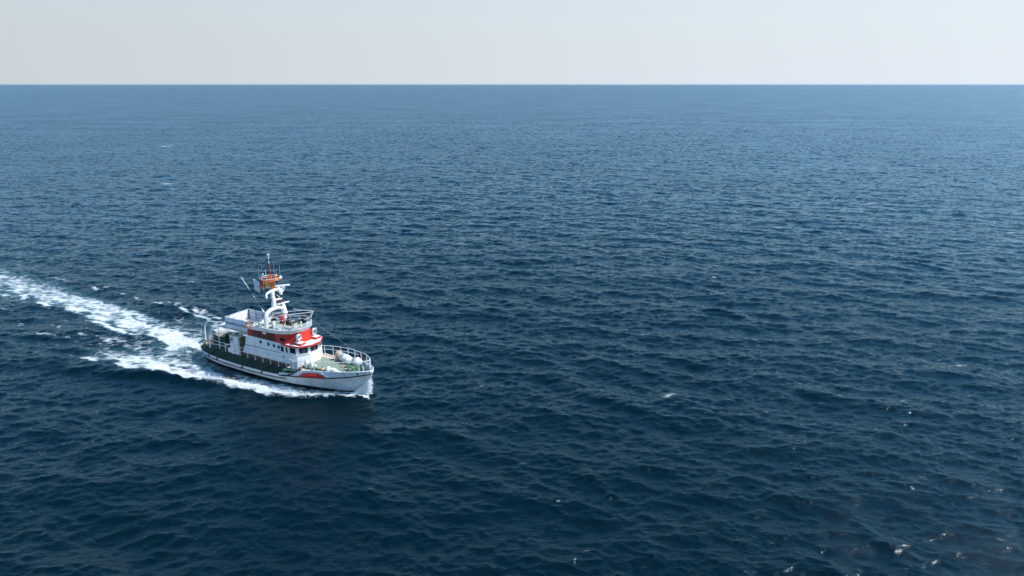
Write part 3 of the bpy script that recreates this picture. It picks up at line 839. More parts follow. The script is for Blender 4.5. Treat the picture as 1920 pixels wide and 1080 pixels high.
# windscreen round the front
wp = [(x*.985+.17, y*.97) for x, y in fo[3:11]]
for i in range(len(wp)-1):
    (xa, ya), (xb, yb) = wp[i], wp[i+1]
    za, zb2 = zb(xa, ya)+HB, zb(xb, yb)+HB
    g = [[(xa, ya, za), (xb, yb, zb2)], [(xa+.02, ya*1.01, za+.42), (xb+.02, yb*1.01, zb2+.42)]]
    MB().sheet(g, .006).part('windscreen_panel', M['screen'], boat)
rp = [(x+.02, y*1.01, zb(x, y)+HB+.43) for x, y in wp]
MB().tube(rp, .022, 6).part('windscreen_rail', M['rail'], boat)
for x, y in wp:
    MB().tube([(x, y, zb(x, y)+HB-.02), (x+.02, y*1.01, zb(x, y)+HB+.43)], .016, 6).part('stanchion', M['rail'], boat)
# side rails of the bridge
for sg in (-1, 1):
    yy_ = 1.72 if sg < 0 else 1.54
    pts = [(x, sg*yy_, zb(x, sg*yy_)+HB) for x in (8.6, 9.9, 11.2, 12.5, 13.7)]
    MB().tube([(x, y, z+.50) for x, y, z in pts], .02, 6).part('side_rail', M['rail'], boat)
    for x, y, z in pts:
        MB().tube([(x, y, z-.02), (x, y, z+.5)], .018, 6).part('stanchion', M['rail'], boat)
# folded awning frame
def fr_tube(pts, r=.022): MB().tube(pts, r, 6).part('awning_frame', M['rail'], boat)
fr_tube([(11.3, -1.55, 6.15), (12.6, -1.0, 6.75), (14.9, .2, 7.05), (15.0, 1.2, 6.9)])
fr_tube([(10.6, -1.5, 6.25), (12.2, -.6, 6.9), (14.0, .9, 7.0), (14.6, 1.4, 6.85)])
fr_tube([(12.5, .9, 6.85), (15.0, 1.2, 6.95), (15.75, .1, 6.85)])
fr_tube([(13.2, -.6, 6.85), (15.75, .1, 6.85), (15.4, -.5, 6.6)])
fr_tube([(11.6, -1.6, 6.0), (14.0, -.9, 6.55), (15.2, -.2, 6.65)], .016)
fr_tube([(12.9, -.7, 6.88), (13.0, -.7, 5.5)], .018)
fr_tube([(14.5, 1.35, 6.85), (14.4, 1.35, 5.6)], .018)
# console and seats on the bridge
MB().loft([[(x, y, z) for x, y in ((13.25, -.2), (13.6, -.2), (13.6, .7), (13.25, .7))] for z in (5.2, 5.85)]).part('helm_console', M['fly'], boat)
MB().box(13.2, 13.65, -.25, .75, 5.85, 5.90).part('console_top', M['dgrey'], boat)
MB().box(11.55, 11.62, -1.1, -.72, 5.05, 5.95).part('chart_board', M['white'], boat)
MB().tube([(12.0, -.95, 5.05), (12.0, -.95, 6.0)], .07, 8).part('vent_post', M['grey'], boat)
MB().tube([(11.7, -1.2, 6.0), (12.4, -1.3, 5.15)], .03, 6).part('strut', M['fly'], boat)
MB().box(12.3, 13.1, 1.0, 1.4, 5.15, 5.45).part('bridge_bench', M['ledge'], boat)
MB().box(12.0, 12.7, -1.35, -.75, 5.1, 5.5).part('bridge_locker', M['grey'], boat)
for (x, y, r_) in ((14.2, -1.05, .12), (14.5, -.75, .10), (14.0, -1.3, .10), (13.6, -1.4, .09), (14.85, -.3, .11)):
    MB().ball((x, y, zb(x)+.2), r_, r_*.8, r_*.6, 8, 5).part('deck_fitting', M['fender'], boat)
MB().lathe([(.2, 5.1), (.22, 5.7), (.24, 6.2), (.16, 6.42), (.05, 6.5)], (14.05, .75, .15), 14).part('covered_pedestal', M['darkcloth'], boat, 'pedestal under a black cover')
# small side lamp
lp = MB(); lp.tube([(10.95, -1.80, 5.1), (10.95, -1.86, 5.45)], .02, 6); lp.ball((10.95, -1.86, 5.5), .13, .11, .10, 10, 6)
lp.part('floodlight', M['mast'], boat)
lp = MB(); lp.box(11.0, 11.35, -1.98, -1.80, 4.86, 4.96); lp.part('lamp_bracket', M['white'], boat)

# ------------------------------------------------------------------ aft upper deck with rails
MB().prism([(3.75, -1.35), (5.0, -1.52), (8.32, -1.60), (8.32, 1.60), (5.0, 1.52), (3.75, 1.35)], 4.22, 4.36).part('upper_aft_deck', M['beige'], boat)
MB().prism([(3.77, -1.33), (5.0, -1.50), (8.30, -1.58), (8.30, 1.58), (5.0, 1.50), (3.77, 1.33)], 4.3, 4.366).part('upper_deck_paint', M['ledge'], boat)
MB().box(5.6, 8.2, -1.0, 1.0, 4.37, 4.42).part('deck_mat', M['dgrey'], boat)
for sg in (-1, 1):
    xs_ = [5.02, 6.1, 7.2, 8.25]
    for x in xs_:
        MB().tube([(x, sg*1.47, 4.36), (x, sg*1.47, 5.5)], .022, 6).part('stanchion', M['dgrey'], boat)
    for z in (4.75, 5.12):
        MB().tube([(5.02, sg*1.47, z), (8.25, sg*1.47, z)], .013, 5).part('upper_rail', M['dgrey'], boat)
    MB().tube([(5.02, sg*1.47, 5.5), (8.25, sg*1.47, 5.5)], .025, 6).part('upper_rail', M['rail'], boat)
for y in (-.5, .5):
    MB().tube([(5.02, y, 4.36), (5.02, y, 5.5)], .02, 6).part('stanchion', M['peach'], boat)
for z, r_ in ((4.75, .013), (5.12, .013), (5.5, .025)):
    MB().tube([(5.04, -1.47, z), (5.04, 1.47, z)], r_, 6).part('upper_rail', M['rail'], boat)
MB().tube([(8.25, 1.47, 5.5), (9.2, 1.60, 5.75), (10.2, 1.66, 5.78)], .022, 6).part('upper_rail', M['rail'], boat)
# supports under the upper deck
for (x, y) in ((3.85, -1.75), (5.2, 1.4), (7.3, 1.4)):
    MB().tube([(x, y, ZD), (x, y*.92, 4.24)], .045, 8).part('deck_post', M['rail'], boat)
MB().box(4.2, 7.4, -1.2, -.9, 4.08, 4.22).part('deck_beam', M['brown'], boat)
MB().box(4.2, 7.4, .9, 1.2, 4.08, 4.22).part('deck_beam', M['brown'], boat)
# stern hoops
def arc(pts, n=6):
    """smooth curve through points (Catmull-Rom)"""
    P = [Vector(p) for p in pts]; P = [P[0]*2-P[1]]+P+[P[-1]*2-P[-2]]; o = []
    for i in range(1, len(P)-2):
        for k in range(n):
            t_ = k/n; a, b_, c_, d = P[i-1:i+3]
            o.append(0.5*((2*b_)+(c_-a)*t_+(2*a-5*b_+4*c_-d)*t_*t_+(3*b_-a-3*c_+d)*t_**3))
    return o+[P[-2]]
MB().tube(arc([(.28, -.75, 1.5), (.28, -.72, 2.4), (.30, -.66, 3.25), (.55, -.62, 3.75), (1.05, -.6, 4.02), (1.9, -.58, 4.12), (3.8, -.55, 4.32)]), .06, 8).part('stern_hoop', M['rail'], boat)
MB().tube(arc([(2.55, -1.95, 1.72), (2.6, -1.93, 2.6), (2.75, -1.88, 3.3), (3.2, -1.7, 4.0), (3.85, -1.35, 4.32)]), .06, 8).part('stern_hoop', M['rail'], boat)
MB().tube(arc([(.29, -.7, 2.15), (.75, -1.1, 2.0), (1.5, -1.6, 2.05), (2.6, -1.93, 2.2), (3.85, -1.98, 2.35), (5.1, -2.0, 2.4)]), .03, 7).part('guard_rail', M['rail'], boat)
MB().tube(arc([(2.6, -1.93, 2.75), (3.85, -1.98, 2.72), (5.1, -2.0, 2.72)]), .028, 7).part('guard_rail', M['rail'], boat)
MB().tube(arc([(.29, .7, 2.15), (.75, 1.1, 2.0), (1.5, 1.6, 2.2), (2.6, 1.95, 2.4), (5.1, 2.0, 2.7)]), .03, 7).part('guard_rail', M['rail'], boat)
for (x, y) in ((1.0, -1.25), (1.0, 1.25), (2.2, 1.85), (3.6, 1.95)):
    MB().tube([(x, y, 1.6), (x, y, 2.15)], .025, 6).part('stanchion', M['rail'], boat)

# deck railings, starboard and port, then round the bow
def ztr(x): return float(np.interp(x, [5, 13, 15, 17, 19, 21, 22.9], [2.72, 2.76, 2.95, 3.18, 3.42, 3.58, 3.72]))
def yrl(x): return float(np.interp(x, [5, 14, 15.5, 17, 18.5, 20, 21, 21.8, 22.4, 22.85], [2.0, 2.03, 2.25, 2.24, 2.05, 1.70, 1.38, 1.02, .66, .28]))
for sg in (-1, 1):
    a0, a1 = (5.1, 16.6) if sg < 0 else (5.1, 22.85)
    xx = list(np.arange(a0, a1+.01, 1.12 if sg < 0 else 1.11))
    xr = list(np.linspace(a0, a1, 40))
    MB().tube([(x, sg*yrl(x), ztr(x)) for x in xr], .03, 7).part('guard_rail', M['rail'], boat)
    MB().tube([(x, sg*yrl(x), ztr(x)-.40) for x in xr if x < 20.5 or sg < 0], .022, 6).part('guard_rail', M['rail'], boat)
    for x in xx:
        z0 = ZD if x < 14.2 else max(ZF, 0)
        if x > 16: z0 = zt(x)-.05
        mb = MB(); mb.tube([(x, sg*yrl(x), z0), (x, sg*yrl(x), ztr(x))], .028, 6)
        mb.lathe([(.07, z0), (.07, z0+.05)], (x, sg*yrl(x), 0), 8)
        mb.part('stanchion', M['rail'], boat)
xr = list(np.linspace(17.9, 22.85, 24))
MB().tube([(x, -yrl(x), ztr(x)) for x in xr]+[(23.0, 0, 3.74)]+[(22.85, .28, 3.72)], .032, 7).part('bow_rail', M['rail'], boat)
for x in (17.9, 19.4, 21.0, 22.3):
    MB().tube([(x, -yrl(x), zt(x)-.05), (x, -yrl(x), ztr(x))], .028, 6).part('stanchion', M['rail'], boat)
MB().tube([(23.02, 0, 2.95), (22.98, 0, 3.74)], .05, 8).part('bow_post', M['rail'], boat)
MB().tube([(22.1, .05, 2.1), (22.1, .05, 3.3)], .06, 8).part('jackstaff', M['mast'], boat)
MB().tube([(22.25, -.02, 3.0), (22.2, -.02, 4.45)], [.045, .03], 8).part('jackstaff', M['black'], boat)
# weather boards on the rail
for x in (14.9, 15.42):
    MB().box(x, x+.46, -2.36, -2.33, 2.12, 2.86).part('weather_board', M['grey'], boat)

# red bulwark pocket, shaped as a wedge for lit top, dark face; white cheek
for sg in (-1, 1):
    def bp_(x, f, off):
        p = bul(x, f); return (p[0], sg*(p[1]+off), p[2])
    mb = MB()
    mb.loft([[bp_(16.0, .06, .00), bp_(16.0, .06, .05), bp_(16.0, .12, .05), bp_(16.0, .14, .0)],
             [bp_(16.6, .06, .0), bp_(16.6, .05, .20), bp_(16.6, .42, .17), bp_(16.6, .66, .0)],
             [bp_(17.3, .06, .0), bp_(17.3, .05, .26), bp_(17.3, .46, .20), bp_(17.3, .72, .0)],
             [bp_(18.4, .06, .0), bp_(18.4, .05, .24), bp_(18.4, .44, .18), bp_(18.4, .70, .0)],
             [bp_(19.15, .06, .0), bp_(19.15, .05, .12), bp_(19.15, .18, .10), bp_(19.15, .25, .0)]])
    mb.part('red_pocket_wedge', M['red'], boat)
    mb = MB()
    mb.loft([[bp_(18.55, .92, .0), bp_(18.62, .92, .09), bp_(18.85, .90, .09), bp_(18.9, .9, .0)],
             [bp_(19.25, .12, .0), bp_(19.3, .12, .12), bp_(19.55, .12, .10), bp_(19.6, .12, .0)]])
    mb.part('bulwark_cheek', M['white'], boat)

# ------------------------------------------------------------------ mast
legS = arc([(10.85, -1.20, 4.85), (10.83, -1.22, 5.7), (10.82, -1.20, 6.25), (10.81, -1.02, 6.62), (10.8, -.55, 6.86), (10.8, 0, 6.92)])
MB().tube(legS, [.20]*len(legS), 12).part('mast_leg', M['mast'], boat)
MB().tube(arc([(10.8, 0, 6.92), (10.8, .5, 6.86), (10.8, 1.1, 6.62)]), .18, 12).part('mast_arm', M['mast'], boat)
MB().lathe([(.36, 4.8), (.32, 5.5), (.27, 5.95), (.25, 6.05), (.36, 6.08), (.35, 6.18), (.27, 6.34), (.24, 6.6), (.18, 6.8), (.19, 6.86), (.12, 6.92), (.12, 7.05)], (10.8, 1.22, 0), 16).part('mast_leg', M['mast'], boat)
MB().tube([(10.8, 0, 6.85), (10.76, 0, 7.8), (10.72, 0, 8.72)], [.27, .23, .20], 14).part('mast_column', M['mast'], boat)
MB().tube([(10.78, -.05, 7.78), (10.80, 1.05, 7.68)], .09, 8).part('mast_arm', M['mast'], boat)
MB().tube([(10.78, .1, 8.6), (10.8, .95, 7.75)], .03, 6).part('mast_stay', M['mast'], boat)
for z in (7.92, 7.42):
    MB().lathe([(.09, z-.13), (.11, z), (.09, z+.13)], (10.8, .95, 0), 10).part('navigation_light', M['redrust'] if z < 7.8 else M['black'], boat)
MB().box(10.70, 10.82, -.42, -.28, 7.70, 7.98).part('navigation_light', M['black'], boat)
MB().box(10.85, 11.0, .12, .32, 8.20, 8.48).part('navigation_light', M['black'], boat)
mb = MB(); mb.tube([(10.78, -.85, 8.50), (10.78, -.72, 8.66), (10.76, -.3, 8.76), (10.74, .2, 8.78), (10.78, 1.25, 8.72)], [.09, .12, .15, .16, .13], 10)
mb.box(10.62, 10.98, .70, 1.28, 8.42, 8.80); mb.part('radar_platform', M['mast'], boat)
MB().lathe([(.14, 8.12), (.16, 8.40), (.1, 8.5)], (10.8, 1.02, 0), 12).part('loudhailer', M['mast'], boat)
MB().lathe([(.11, 8.2), (.13, 8.35), (.12, 8.5)], (10.78, -.85, 0), 10).part('loudhailer', M['mast'], boat)
MB().box(10.7, 10.95, 1.30, 1.48, 8.55, 8.85).part('radar_motor', M['mast'], boat)
def radar(cx, cy, cz, L, ang, h, w):
    d = Vector((math.cos(ang), math.sin(ang), 0)); s = Vector((-d.y, d.x, 0)); c = Vector((cx, cy, cz))
    mb = MB(); rings = []
    for u, k in ((-1, .55), (-.97, .9), (-.5, 1), (.5, 1), (.97, .9), (1, .55)):
        p = c+d*(u*L/2)
        rings.append([p+s*w*k+Vector((0, 0, h*k*.6)), p-s*w*k+Vector((0, 0, h*k*.6)), p-s*w*k-Vector((0, 0, h*k)), p+s*w*k-Vector((0, 0, h*k))])
    mb.loft(rings).part('radar_scanner', M['mast'], boat)
    MB().lathe([(.13, cz-.34), (.15, cz-.17), (.10, cz-.085)], (cx, cy, 0), 12).part('radar_motor', M['mast'], boat)
radar(10.8, .80, 9.10, 2.25, R(54), .085, .10)
radar(10.8, 1.20, 7.18, 1.35, R(78), .06, .07)
# red top mast with cross-tree ring
MB().tube([(10.72, 0, 8.7), (10.70, 0, 10.3)], .10, 10).part('top_mast', M['orange'], boat)
MB().tube([(10.70, 0, 10.3), (10.66, 0, 11.62)], .05, 8).part('top_mast', M['red'], boat)
mb = MB(); mb.tube([(10.66, 0, 11.62), (10.65, 0, 12.12)], .035, 8); mb.lathe([(.10, 12.12), (.11, 12.25), (.06, 12.3), (.07, 12.34), (.13, 12.38), (.14, 12.52), (.05, 12.6)], (10.65, 0, 0), 12)
mb.lathe([(.07, 11.6), (.08, 11.68), (.04, 11.72)], (10.66, 0, 0), 10)
mb.part('mast_light', M['grey'], boat)
ring = [(10.7+.92*math.cos(a), .92*math.sin(a), 9.98) for a in np.linspace(0, 2*math.pi, 13)]
MB().tube(ring, .045, 6).part('crosstree_ring', M['orange'], boat)
MB().tube([(x, y, z+.20) for x, y, z in ring[:]], .022, 6).part('crosstree_ring', M['mast'], boat)
mb = MB()
for a in (0, math.pi, math.pi/2, -math.pi/2):
    mb.tube([(10.7, 0, 10.0), (10.7+.92*math.cos(a), .92*math.sin(a), 9.98)], .04, 6)
mb.box(10.9, 11.35, .0, .55, 9.97, 10.02); mb.part('crosstree', M['orange'], boat)
for a in np.linspace(0, 2*math.pi, 9)[:-1]:
    MB().tube([(10.7+.92*math.cos(a), .92*math.sin(a), 9.98), (10.7+.92*math.cos(a), .92*math.sin(a), 10.18)], .02, 5).part('stanchion', M['mast'], boat)
mb = MB(); mb.lathe([(.02, 9.9), (.13, 9.93), (.15, 10.08), (.10, 10.2), (.02, 10.24)], (11.3, .72, 0), 12); mb.part('antenna_dome', M['mast'], boat)
mb = MB(); mb.tube([(10.1, -.55, 10.2), (10.1, -.55, 10.5), (10.3, -.45, 10.52), (10.3, -.45, 10.2)], .02, 6); mb.ball((10.2, -.5, 10.56), .07); mb.part('direction_finder_loop', M['mast'], boat)
MB().box(10.9, 11.15, .25, .5, 10.05, 10.38).part('mast_lamp', M['peach'], boat)
MB().ball((10.9, .25, 10.5), .09).part('mast_lamp', M['darkcloth'], boat)
MB().box(11.1, 11.3, .35, .7, 10.15, 10.26).part('mast_lamp', M['black'], boat)
MB().box(10.3, 10.5, -.55, -.35, 9.99, 10.15).part('mast_lamp', M['black'], boat)
for (x, y, h, r_) in ((9.95, -.75, 1.35, .010), (10.35, -.25, .95, .03), (10.9, .35, 1.35, .013), (11.05, .50, 1.1, .008), (11.25, .75, 1.35, .013)):
    MB().tube([(x, y, 10.0), (x, y, 10.0+h)], [r_, r_*.6], 6).part('whip_antenna', M['rail'], boat)
# long whip leaning aft and bracing stays
wa, wb = Vector((10.35, -.95, 6.70)), Vector((7.6, -1.0, 10.0))
MB().tube([wa, wa.lerp(wb, .10)], [.07, .035], 8).part('whip_antenna', M['rail'], boat)
MB().tube([wa.lerp(wb, .10), wa.lerp(wb, .4), wa.lerp(wb, .45)], [.008, .007, .007], 6).part('whip_antenna', M['grey'], boat)
MB().tube([wa.lerp(wb, .42), wa.lerp(wb, .48)], .03, 6).part('whip_antenna', M['mast'], boat)
MB().tube([wa.lerp(wb, .48), wa.lerp(wb, .62)], .006, 6).part('whip_antenna', M['grey'], boat)
MB().tube([wa.lerp(wb, .62), wb], [.034, .026], 6).part('whip_antenna', M['mast'], boat)
MB().tube([(10.9, 0, 8.6), (22.7, 0, 3.72)], .005, 4).part('forestay', M['rail'], boat)
MB().tube([(10.0, 0, 9.98), (5.1, 0, 5.5)], .004, 4).part('halyard', M['rail'], boat)
# crew ladder on the starboard mast leg
for sg in (0,):
    mb = MB()
    for dy in (-.0, .28):
        mb.tube([(11.1+dy, -1.42, 4.95), (11.1+dy, -1.38, 6.2)], .018, 5)
    for k in range(5):
        mb.tube([(11.1, -1.41, 5.1+.24*k), (11.38, -1.41, 5.1+.24*k)], .012, 5)
    mb.part('ladder', M['rail'], boat)

# tall white locker on the aft deck
lk = MB(); lk.loft([[(5.95, -1.98, z), (7.1, -1.98, z), (7.1, -1.25, z), (5.95, -1.25, z)] for z in (ZD, 3.78)]); lk = lk.part('deck_locker', M['hullwhite'], boat)
MB().box(5.90, 7.15, -2.02, -1.2, 3.78, 3.84).part('locker_lid', M['fly'], lk)
MB().box(6.50, 6.52, -1.995, -1.975, 1.9, 3.7).part('door_gap', M['dgrey'], lk)
MB().box(6.75, 6.95, -2.0, -1.975, 2.75, 2.80).part('handle', M['dgrey'], lk)
mb = MB()
mb.tube([(6.22+.17*math.cos(a), -1.99, 3.35+.24*math.sin(a)) for a in np.linspace(0, 2*math.pi, 17)], .02, 4)
for k in range(4):
    mb.box(6.12+.05*k, 6.15+.05*k, -1.995, -1.982, 3.2+.03*k, 3.45-.02*(k % 2))
mb.box(6.08, 6.36, -1.995, -1.982, 3.33, 3.37); mb.box(6.10, 6.34, -1.995, -1.982, 3.00, 3.04)
mb.part('emblem', M['navy'], lk)
MB().box(7.12, 7.34, -1.75, -1.2, ZD+.02, 3.6).part('gap_shade_block', M['brown'], boat)  # brown block standing in for the shade between locker and cabin
MB().box(5.45, 5.85, -1.95, -1.5, ZD, 2.3).part('bitts_box', M['white'], boat)
for (x, y, z, r_, mt) in ((6.2, -1.6, 3.92, .12, 'white'), (6.6, -1.5, 3.9, .10, 'dgrey'), (6.95, -1.4, 3.95, .13, 'fender')):
    MB().lathe([(r_, z-.1), (r_*1.1, z), (r_*.7, z+.14), (.02, z+.16)], (x, y, 0), 10).part('ventilator', M[mt], boat)
# mooring bitts and lumps at the stern
for (x, y) in ((.9, -1.15), (1.15, -1.35), (.9, 1.15), (1.3, 1.35)):
    MB().lathe([(.09, 1.6), (.09, 1.95), (.13, 1.97), (.13, 2.05), (.02, 2.06)], (x, y, 0), 10).part('mooring_bitt', M['mgreen'], boat)
MB().lathe([(.35, 1.42), (.35, 1.75), (.3, 1.82), (.02, 1.84)], (.62, -.55, 0), 14).part('stern_fairlead', M['mgreen'], boat)
MB().box(.7, 1.2, -.7, -.2, 1.8, 2.05).part('stern_chest', M['beige'], boat)
MB().box(1.3, 1.5, -1.6, -1.35, 1.75, 1.9).part('stern_fitting', M['peach'], boat)

# foredeck machinery (green)
wl = MB(); wl.lathe([(.10, -.55), (.22, -.52), (.22, -.42), (.12, -.38), (.12, -.1), (.26, -.06), (.26, .08), (.12, .12), (.12, .36), (.22, .40), (.22, .5), (.08, .54)], (20.75, -.05, 2.42), 14, 'y')
wl.box(20.45, 21.05, -.3, .3, 2.06, 2.30); wl.box(20.3, 20.6, -.25, .25, 2.2, 2.6)
wl.part('windlass', M['mgreen'], boat)
MB().lathe([(.16, 2.06), (.13, 2.3), (.15, 2.36), (.30, 2.42), (.32, 2.50), (.26, 2.56), (.02, 2.57)], (19.95, .55, 0), 16).part('capstan', M['mgreen'], boat)
for (x, y, h, r_) in ((20.2, -.95, .42, .12), (20.55, -.95, .42, .12), (21.3, -.75, .35, .10), (21.55, -.65, .35, .10), (19.5, -1.1, .3, .14), (21.3, .75, .35, .1), (21.55, .65, .35, .1), (22.2, -.3, .3, .12), (22.35, .3, .28, .12)):
    MB().lathe([(r_, 2.06), (r_*.9, 2.06+h*.8), (r_*1.3, 2.06+h*.82), (r_*1.3, 2.06+h), (.02, 2.07+h)], (x, y, 0), 10).part('mooring_bitt', M['mgreen'], boat)
mb = MB()
for k in range(16):
    a = k/15; mb.tube([(20.9+a*1.6, -.08, 2.2+.03*(k % 2)), (20.98+a*1.6, .02, 2.2)], .035, 5)
mb.part('anchor_chain', M['dgrey'], boat)

# ------------------------------------------------------------------ loose things on deck
# banner screens: cloth tied inside the upper rail
def cloth(p00, p10, p11, p01, nu=12, nv=4, amp=.02, ph=0.0):
    p00, p10, p11, p01 = map(Vector, (p00, p10, p11, p01))
    nrm = (p10-p00).cross(p01-p00).normalized()
    g = []
    for j in range(nv+1):
        v = j/nv; row = []
        for i in range(nu+1):
            u = i/nu
            p = (p00.lerp(p10, u)).lerp(p01.lerp(p11, u), v)
            p = p+nrm*amp*math.sin(u*9+ph+v*2.3)*(.4+.6*math.sin(v*math.pi))
            row.append(p)
        g.append(row)
    return g
def text_mesh(body, size, smallcaps, mat, name):
    cu = bpy.data.curves.new(name, 'FONT'); cu.body = body; cu.size = size; cu.extrude = .004
    cu.small_caps_scale = .72
    if smallcaps:
        for i in range(len(body)): cu.body_format[i].use_small_caps = True
    to = bpy.data.objects.new(name, cu); COL.objects.link(to)
    dg = bpy.context.evaluated_depsgraph_get(); dg.update()
    me = bpy.data.meshes.new_from_object(to.evaluated_get(dg))
    bpy.data.objects.remove(to); me.materials.clear(); me.materials.append(mat)
    o = bpy.data.objects.new(name, me); COL.objects.link(o)
    return o
bn = thing('banner', 'white cloth banner reading #LEAVENOONETODIE on the starboard rail of the upper aft deck', 'banner', (5.0, -1.5, 4.36))
mb = MB(); mb.sheet(cloth((-.02, -.03, -.04), (3.28, -.03, .04), (3.28, -.03, 1.12), (-.02, -.03, 1.14), 24, 4, .012), .006)
mb.part('cloth', M['banner'], bn)
tx = text_mesh('#LeaveNoOneToDie', .44, True, M['navy'], 'lettering'); tx.parent = bn
bbx = [v.co.x for v in tx.data.vertices]; wtx = max(bbx)-min(bbx)
tx.rotation_euler = (math.pi/2, R(0.5), 0); tx.location = (.06, -.075, .44); tx.scale = (3.05/wtx, 1.0, 1.0)
MB().sheet(cloth((5.06-5.06, -1.42, 0), (0, 1.42, 0), (0, 1.42, 1.1), (0, -1.42, 1.1), 16, 4, .015, 1), .006).solo('rail_screen', M['banner'], 'plain white cloth screen on the stern rail of the upper aft deck', 'screen cloth', (4.985, 0, 4.38))
MB().sheet(cloth((.0, 0, 0), (3.2, 0, .04), (3.2, 0, 1.1), (0, 0, 1.1), 16, 4, .015, 2), .006).solo('rail_screen', M['banner'], 'plain white cloth screen on the port upper rail, opposite the lettered banner', 'screen cloth', (5.05, 1.53, 4.38))
# lifebuoy
lb = thing('lifebuoy', 'orange and white ring lifebuoy hung at the forward end of the lettered banner', 'lifebuoy', (8.98, -1.90, 5.02))
def ring_part(a0, a1, mat, nm='segment'):
    pts = [(.30*math.cos(a), 0, .34+.30*math.sin(a)) for a in np.linspace(a0, a1, 9)]
    MB().tube(pts, .075, 10).part(nm, mat, lb)
for k in range(4):
    a = k*math.pi/2
    ring_part(a+R(9), a+R(81), M['orange'])
    ring_part(a-R(9), a+R(9), M['fender'], 'white_band')
MB().tube([(.40*math.cos(a), 0, .34+.40*math.sin(a)) for a in np.linspace(0, 2*math.pi, 25)], .010, 4).part('grab_line', M['fender'], lb)

# flags
def flag(name, label, cat, loc, w, h, dirv, stripes, droop=.12, amp=.05, slant=0.0):
    t_ = thing(name, label, cat, loc)
    d = Vector(dirv).normalized()
    n_ = Vector((-d.y, d.x, 0)).normalized()
    nb = len(stripes)
    for k, mt in enumerate(stripes):
        g = []
        for j in range(4):
            v = (k+j/3)/nb; row = []
            for i in range(13):
                u = i/12
                p = d*(u*w)+Vector((0, 0, -v*h-droop*u*u+slant*u*(1-v)))+n_*amp*math.sin(u*8+v*1.5)*u
                row.append(p)
            g.append(row)
        MB().sheet(g, .004).part('stripe' if nb > 1 else 'cloth', mt, t_)
    MB().tube([(0, 0, .08), (0, 0, -h-.08)], .012, 5).part('hoist_line', M['rail'], t_)
    return t_
flag('german_flag', 'black, red and gold flag flying beside the white flag below the crosstree', 'flag', (9.62, -.06, 9.62), 1.05, .96, (-1, .42, 0), [M['fblack'], M['fred'], M['gold']], .08)
flag('white_flag', 'white printed flag streaming aft, leftmost of the flags on the mast', 'flag', (8.95, -.05, 9.42), 1.30, 1.18, (-1, .36, 0), [M['wflag']], -.16, .09)
flag('yellow_flag', 'orange yellow flag hanging behind the red top mast, under the crosstree', 'flag', (10.98, .22, 9.72), 1.28, .72, (-1, -.12, 0), [M['yflag']], .10, .05)

# tender under canvas on the stern
td = thing('tender', 'small green boat stowed on the stern deck under a beige canvas cover', 'small boat', (.95, .35, 1.80))
def tsec(x, wd, hz): return [(x, -wd, hz), (x, -wd*.8, .12), (x, 0, .0), (x, wd*.8, .12), (x, wd, hz)]
secs = [(0, .62, .52), (.8, .82, .55), (1.8, .88, .58), (2.6, .78, .64), (3.2, .50, .72), (3.6, .10, .82)]
mb = MB(); rings = [tsec(*s_) for s_ in secs]
mb.loft(rings, closed=True).part('tender_hull', M['mgreen'], td)
rim = [(x, -w_, h_+.02) for x, w_, h_ in secs]+[(x, w_, h_+.02) for x, w_, h_ in secs[::-1]]+[(0, -.62, .54)]
MB().tube(rim, .075, 8).part('rubber_rim', M['black'], td)
mb = MB(); rings = []
for x, w_, h_ in [(.15, .5, .58), (.9, .72, .62), (1.7, .76, .66), (2.3, .62, .70)]:
    rings.append([(x, -w_, h_), (x, -w_*.4, h_+.22+.05*math.sin(x*5)), (x, w_*.3, h_+.26), (x, w_, h_), (x, 0, h_-.1)])
mb.loft(rings).part('canvas_cover', M['beige'], td)
MB().tube([(.6, -.5, .95), (1.5, .1, 1.0)], .05, 6).part('oar', M['fender'], td)
MB().loft([[(0, 0, 0), (.75, 0, 0), (.75, .65, 0), (0, .65, 0)], [(.02, .02, 1.1), (.72, .05, 1.1), (.7, .6, 1.1), (.05, .6, 1.1)], [(.15, .15, 1.35), (.6, .15, 1.4), (.55, .5, 1.4), (.15, .5, 1.3)]]).solo('covered_crate', M['darkcloth'], 'tall crate under a black tarpaulin behind the white locker', 'crate', (3.75, -.95, 1.81))
mb = MB(); mb.tube([(0, 0, 0), (1.1, .2, .45)], .05, 7); mb.ball((0, 0, 0), .09); mb.solo('boat_hook', M['fender'], 'white pole lying beside the white locker on the aft deck', 'pole', (4.75, -1.6, 2.3))

# life raft canisters and fenders on the foredeck
def raft(name, label, loc, L, r, mat, rz=0.0):
    t_ = thing(name, label, 'life raft', loc, rz)
    MB().lathe([(.05, -L/2), (r*.75, -L/2+.03), (r, -L/2+.16), (r, -.03), (r*1.04, -.02), (r*1.04, .02), (r, .03), (r, L/2-.16), (r*.75, L/2-.03), (.05, L/2)], (0, 0, r+.12), 18, 'x').part('canister', mat, t_)
    for x in (-L*.28, L*.28):
        MB().tube([(x, (r+.012)*math.cos(a), r+.12+(r+.012)*math.sin(a)) for a in np.linspace(0, 2*math.pi, 17)], .018, 5).part('strap', M['grey'], t_)
        MB().box(x-.05, x+.05, -r*.8, r*.8, 0, .22).part('cradle', M['dgrey'], t_)
    return t_
raft('life_raft', 'large white life raft canister by the port bow rail', (18.75, 1.28, 2.10), 1.45, .40, M['fender'], R(-14))
mb = MB(); mb.lathe([(.26, 0), (.34, .05), (.36, .45), (.34, .85), (.25, .92), (.02, .94)], (0, 0, 0), 16); mb.solo('canvas_drum', M['beige'], 'upright beige canvas covered drum aft of the large white raft canister', 'drum', (17.62, 1.55, 2.10))
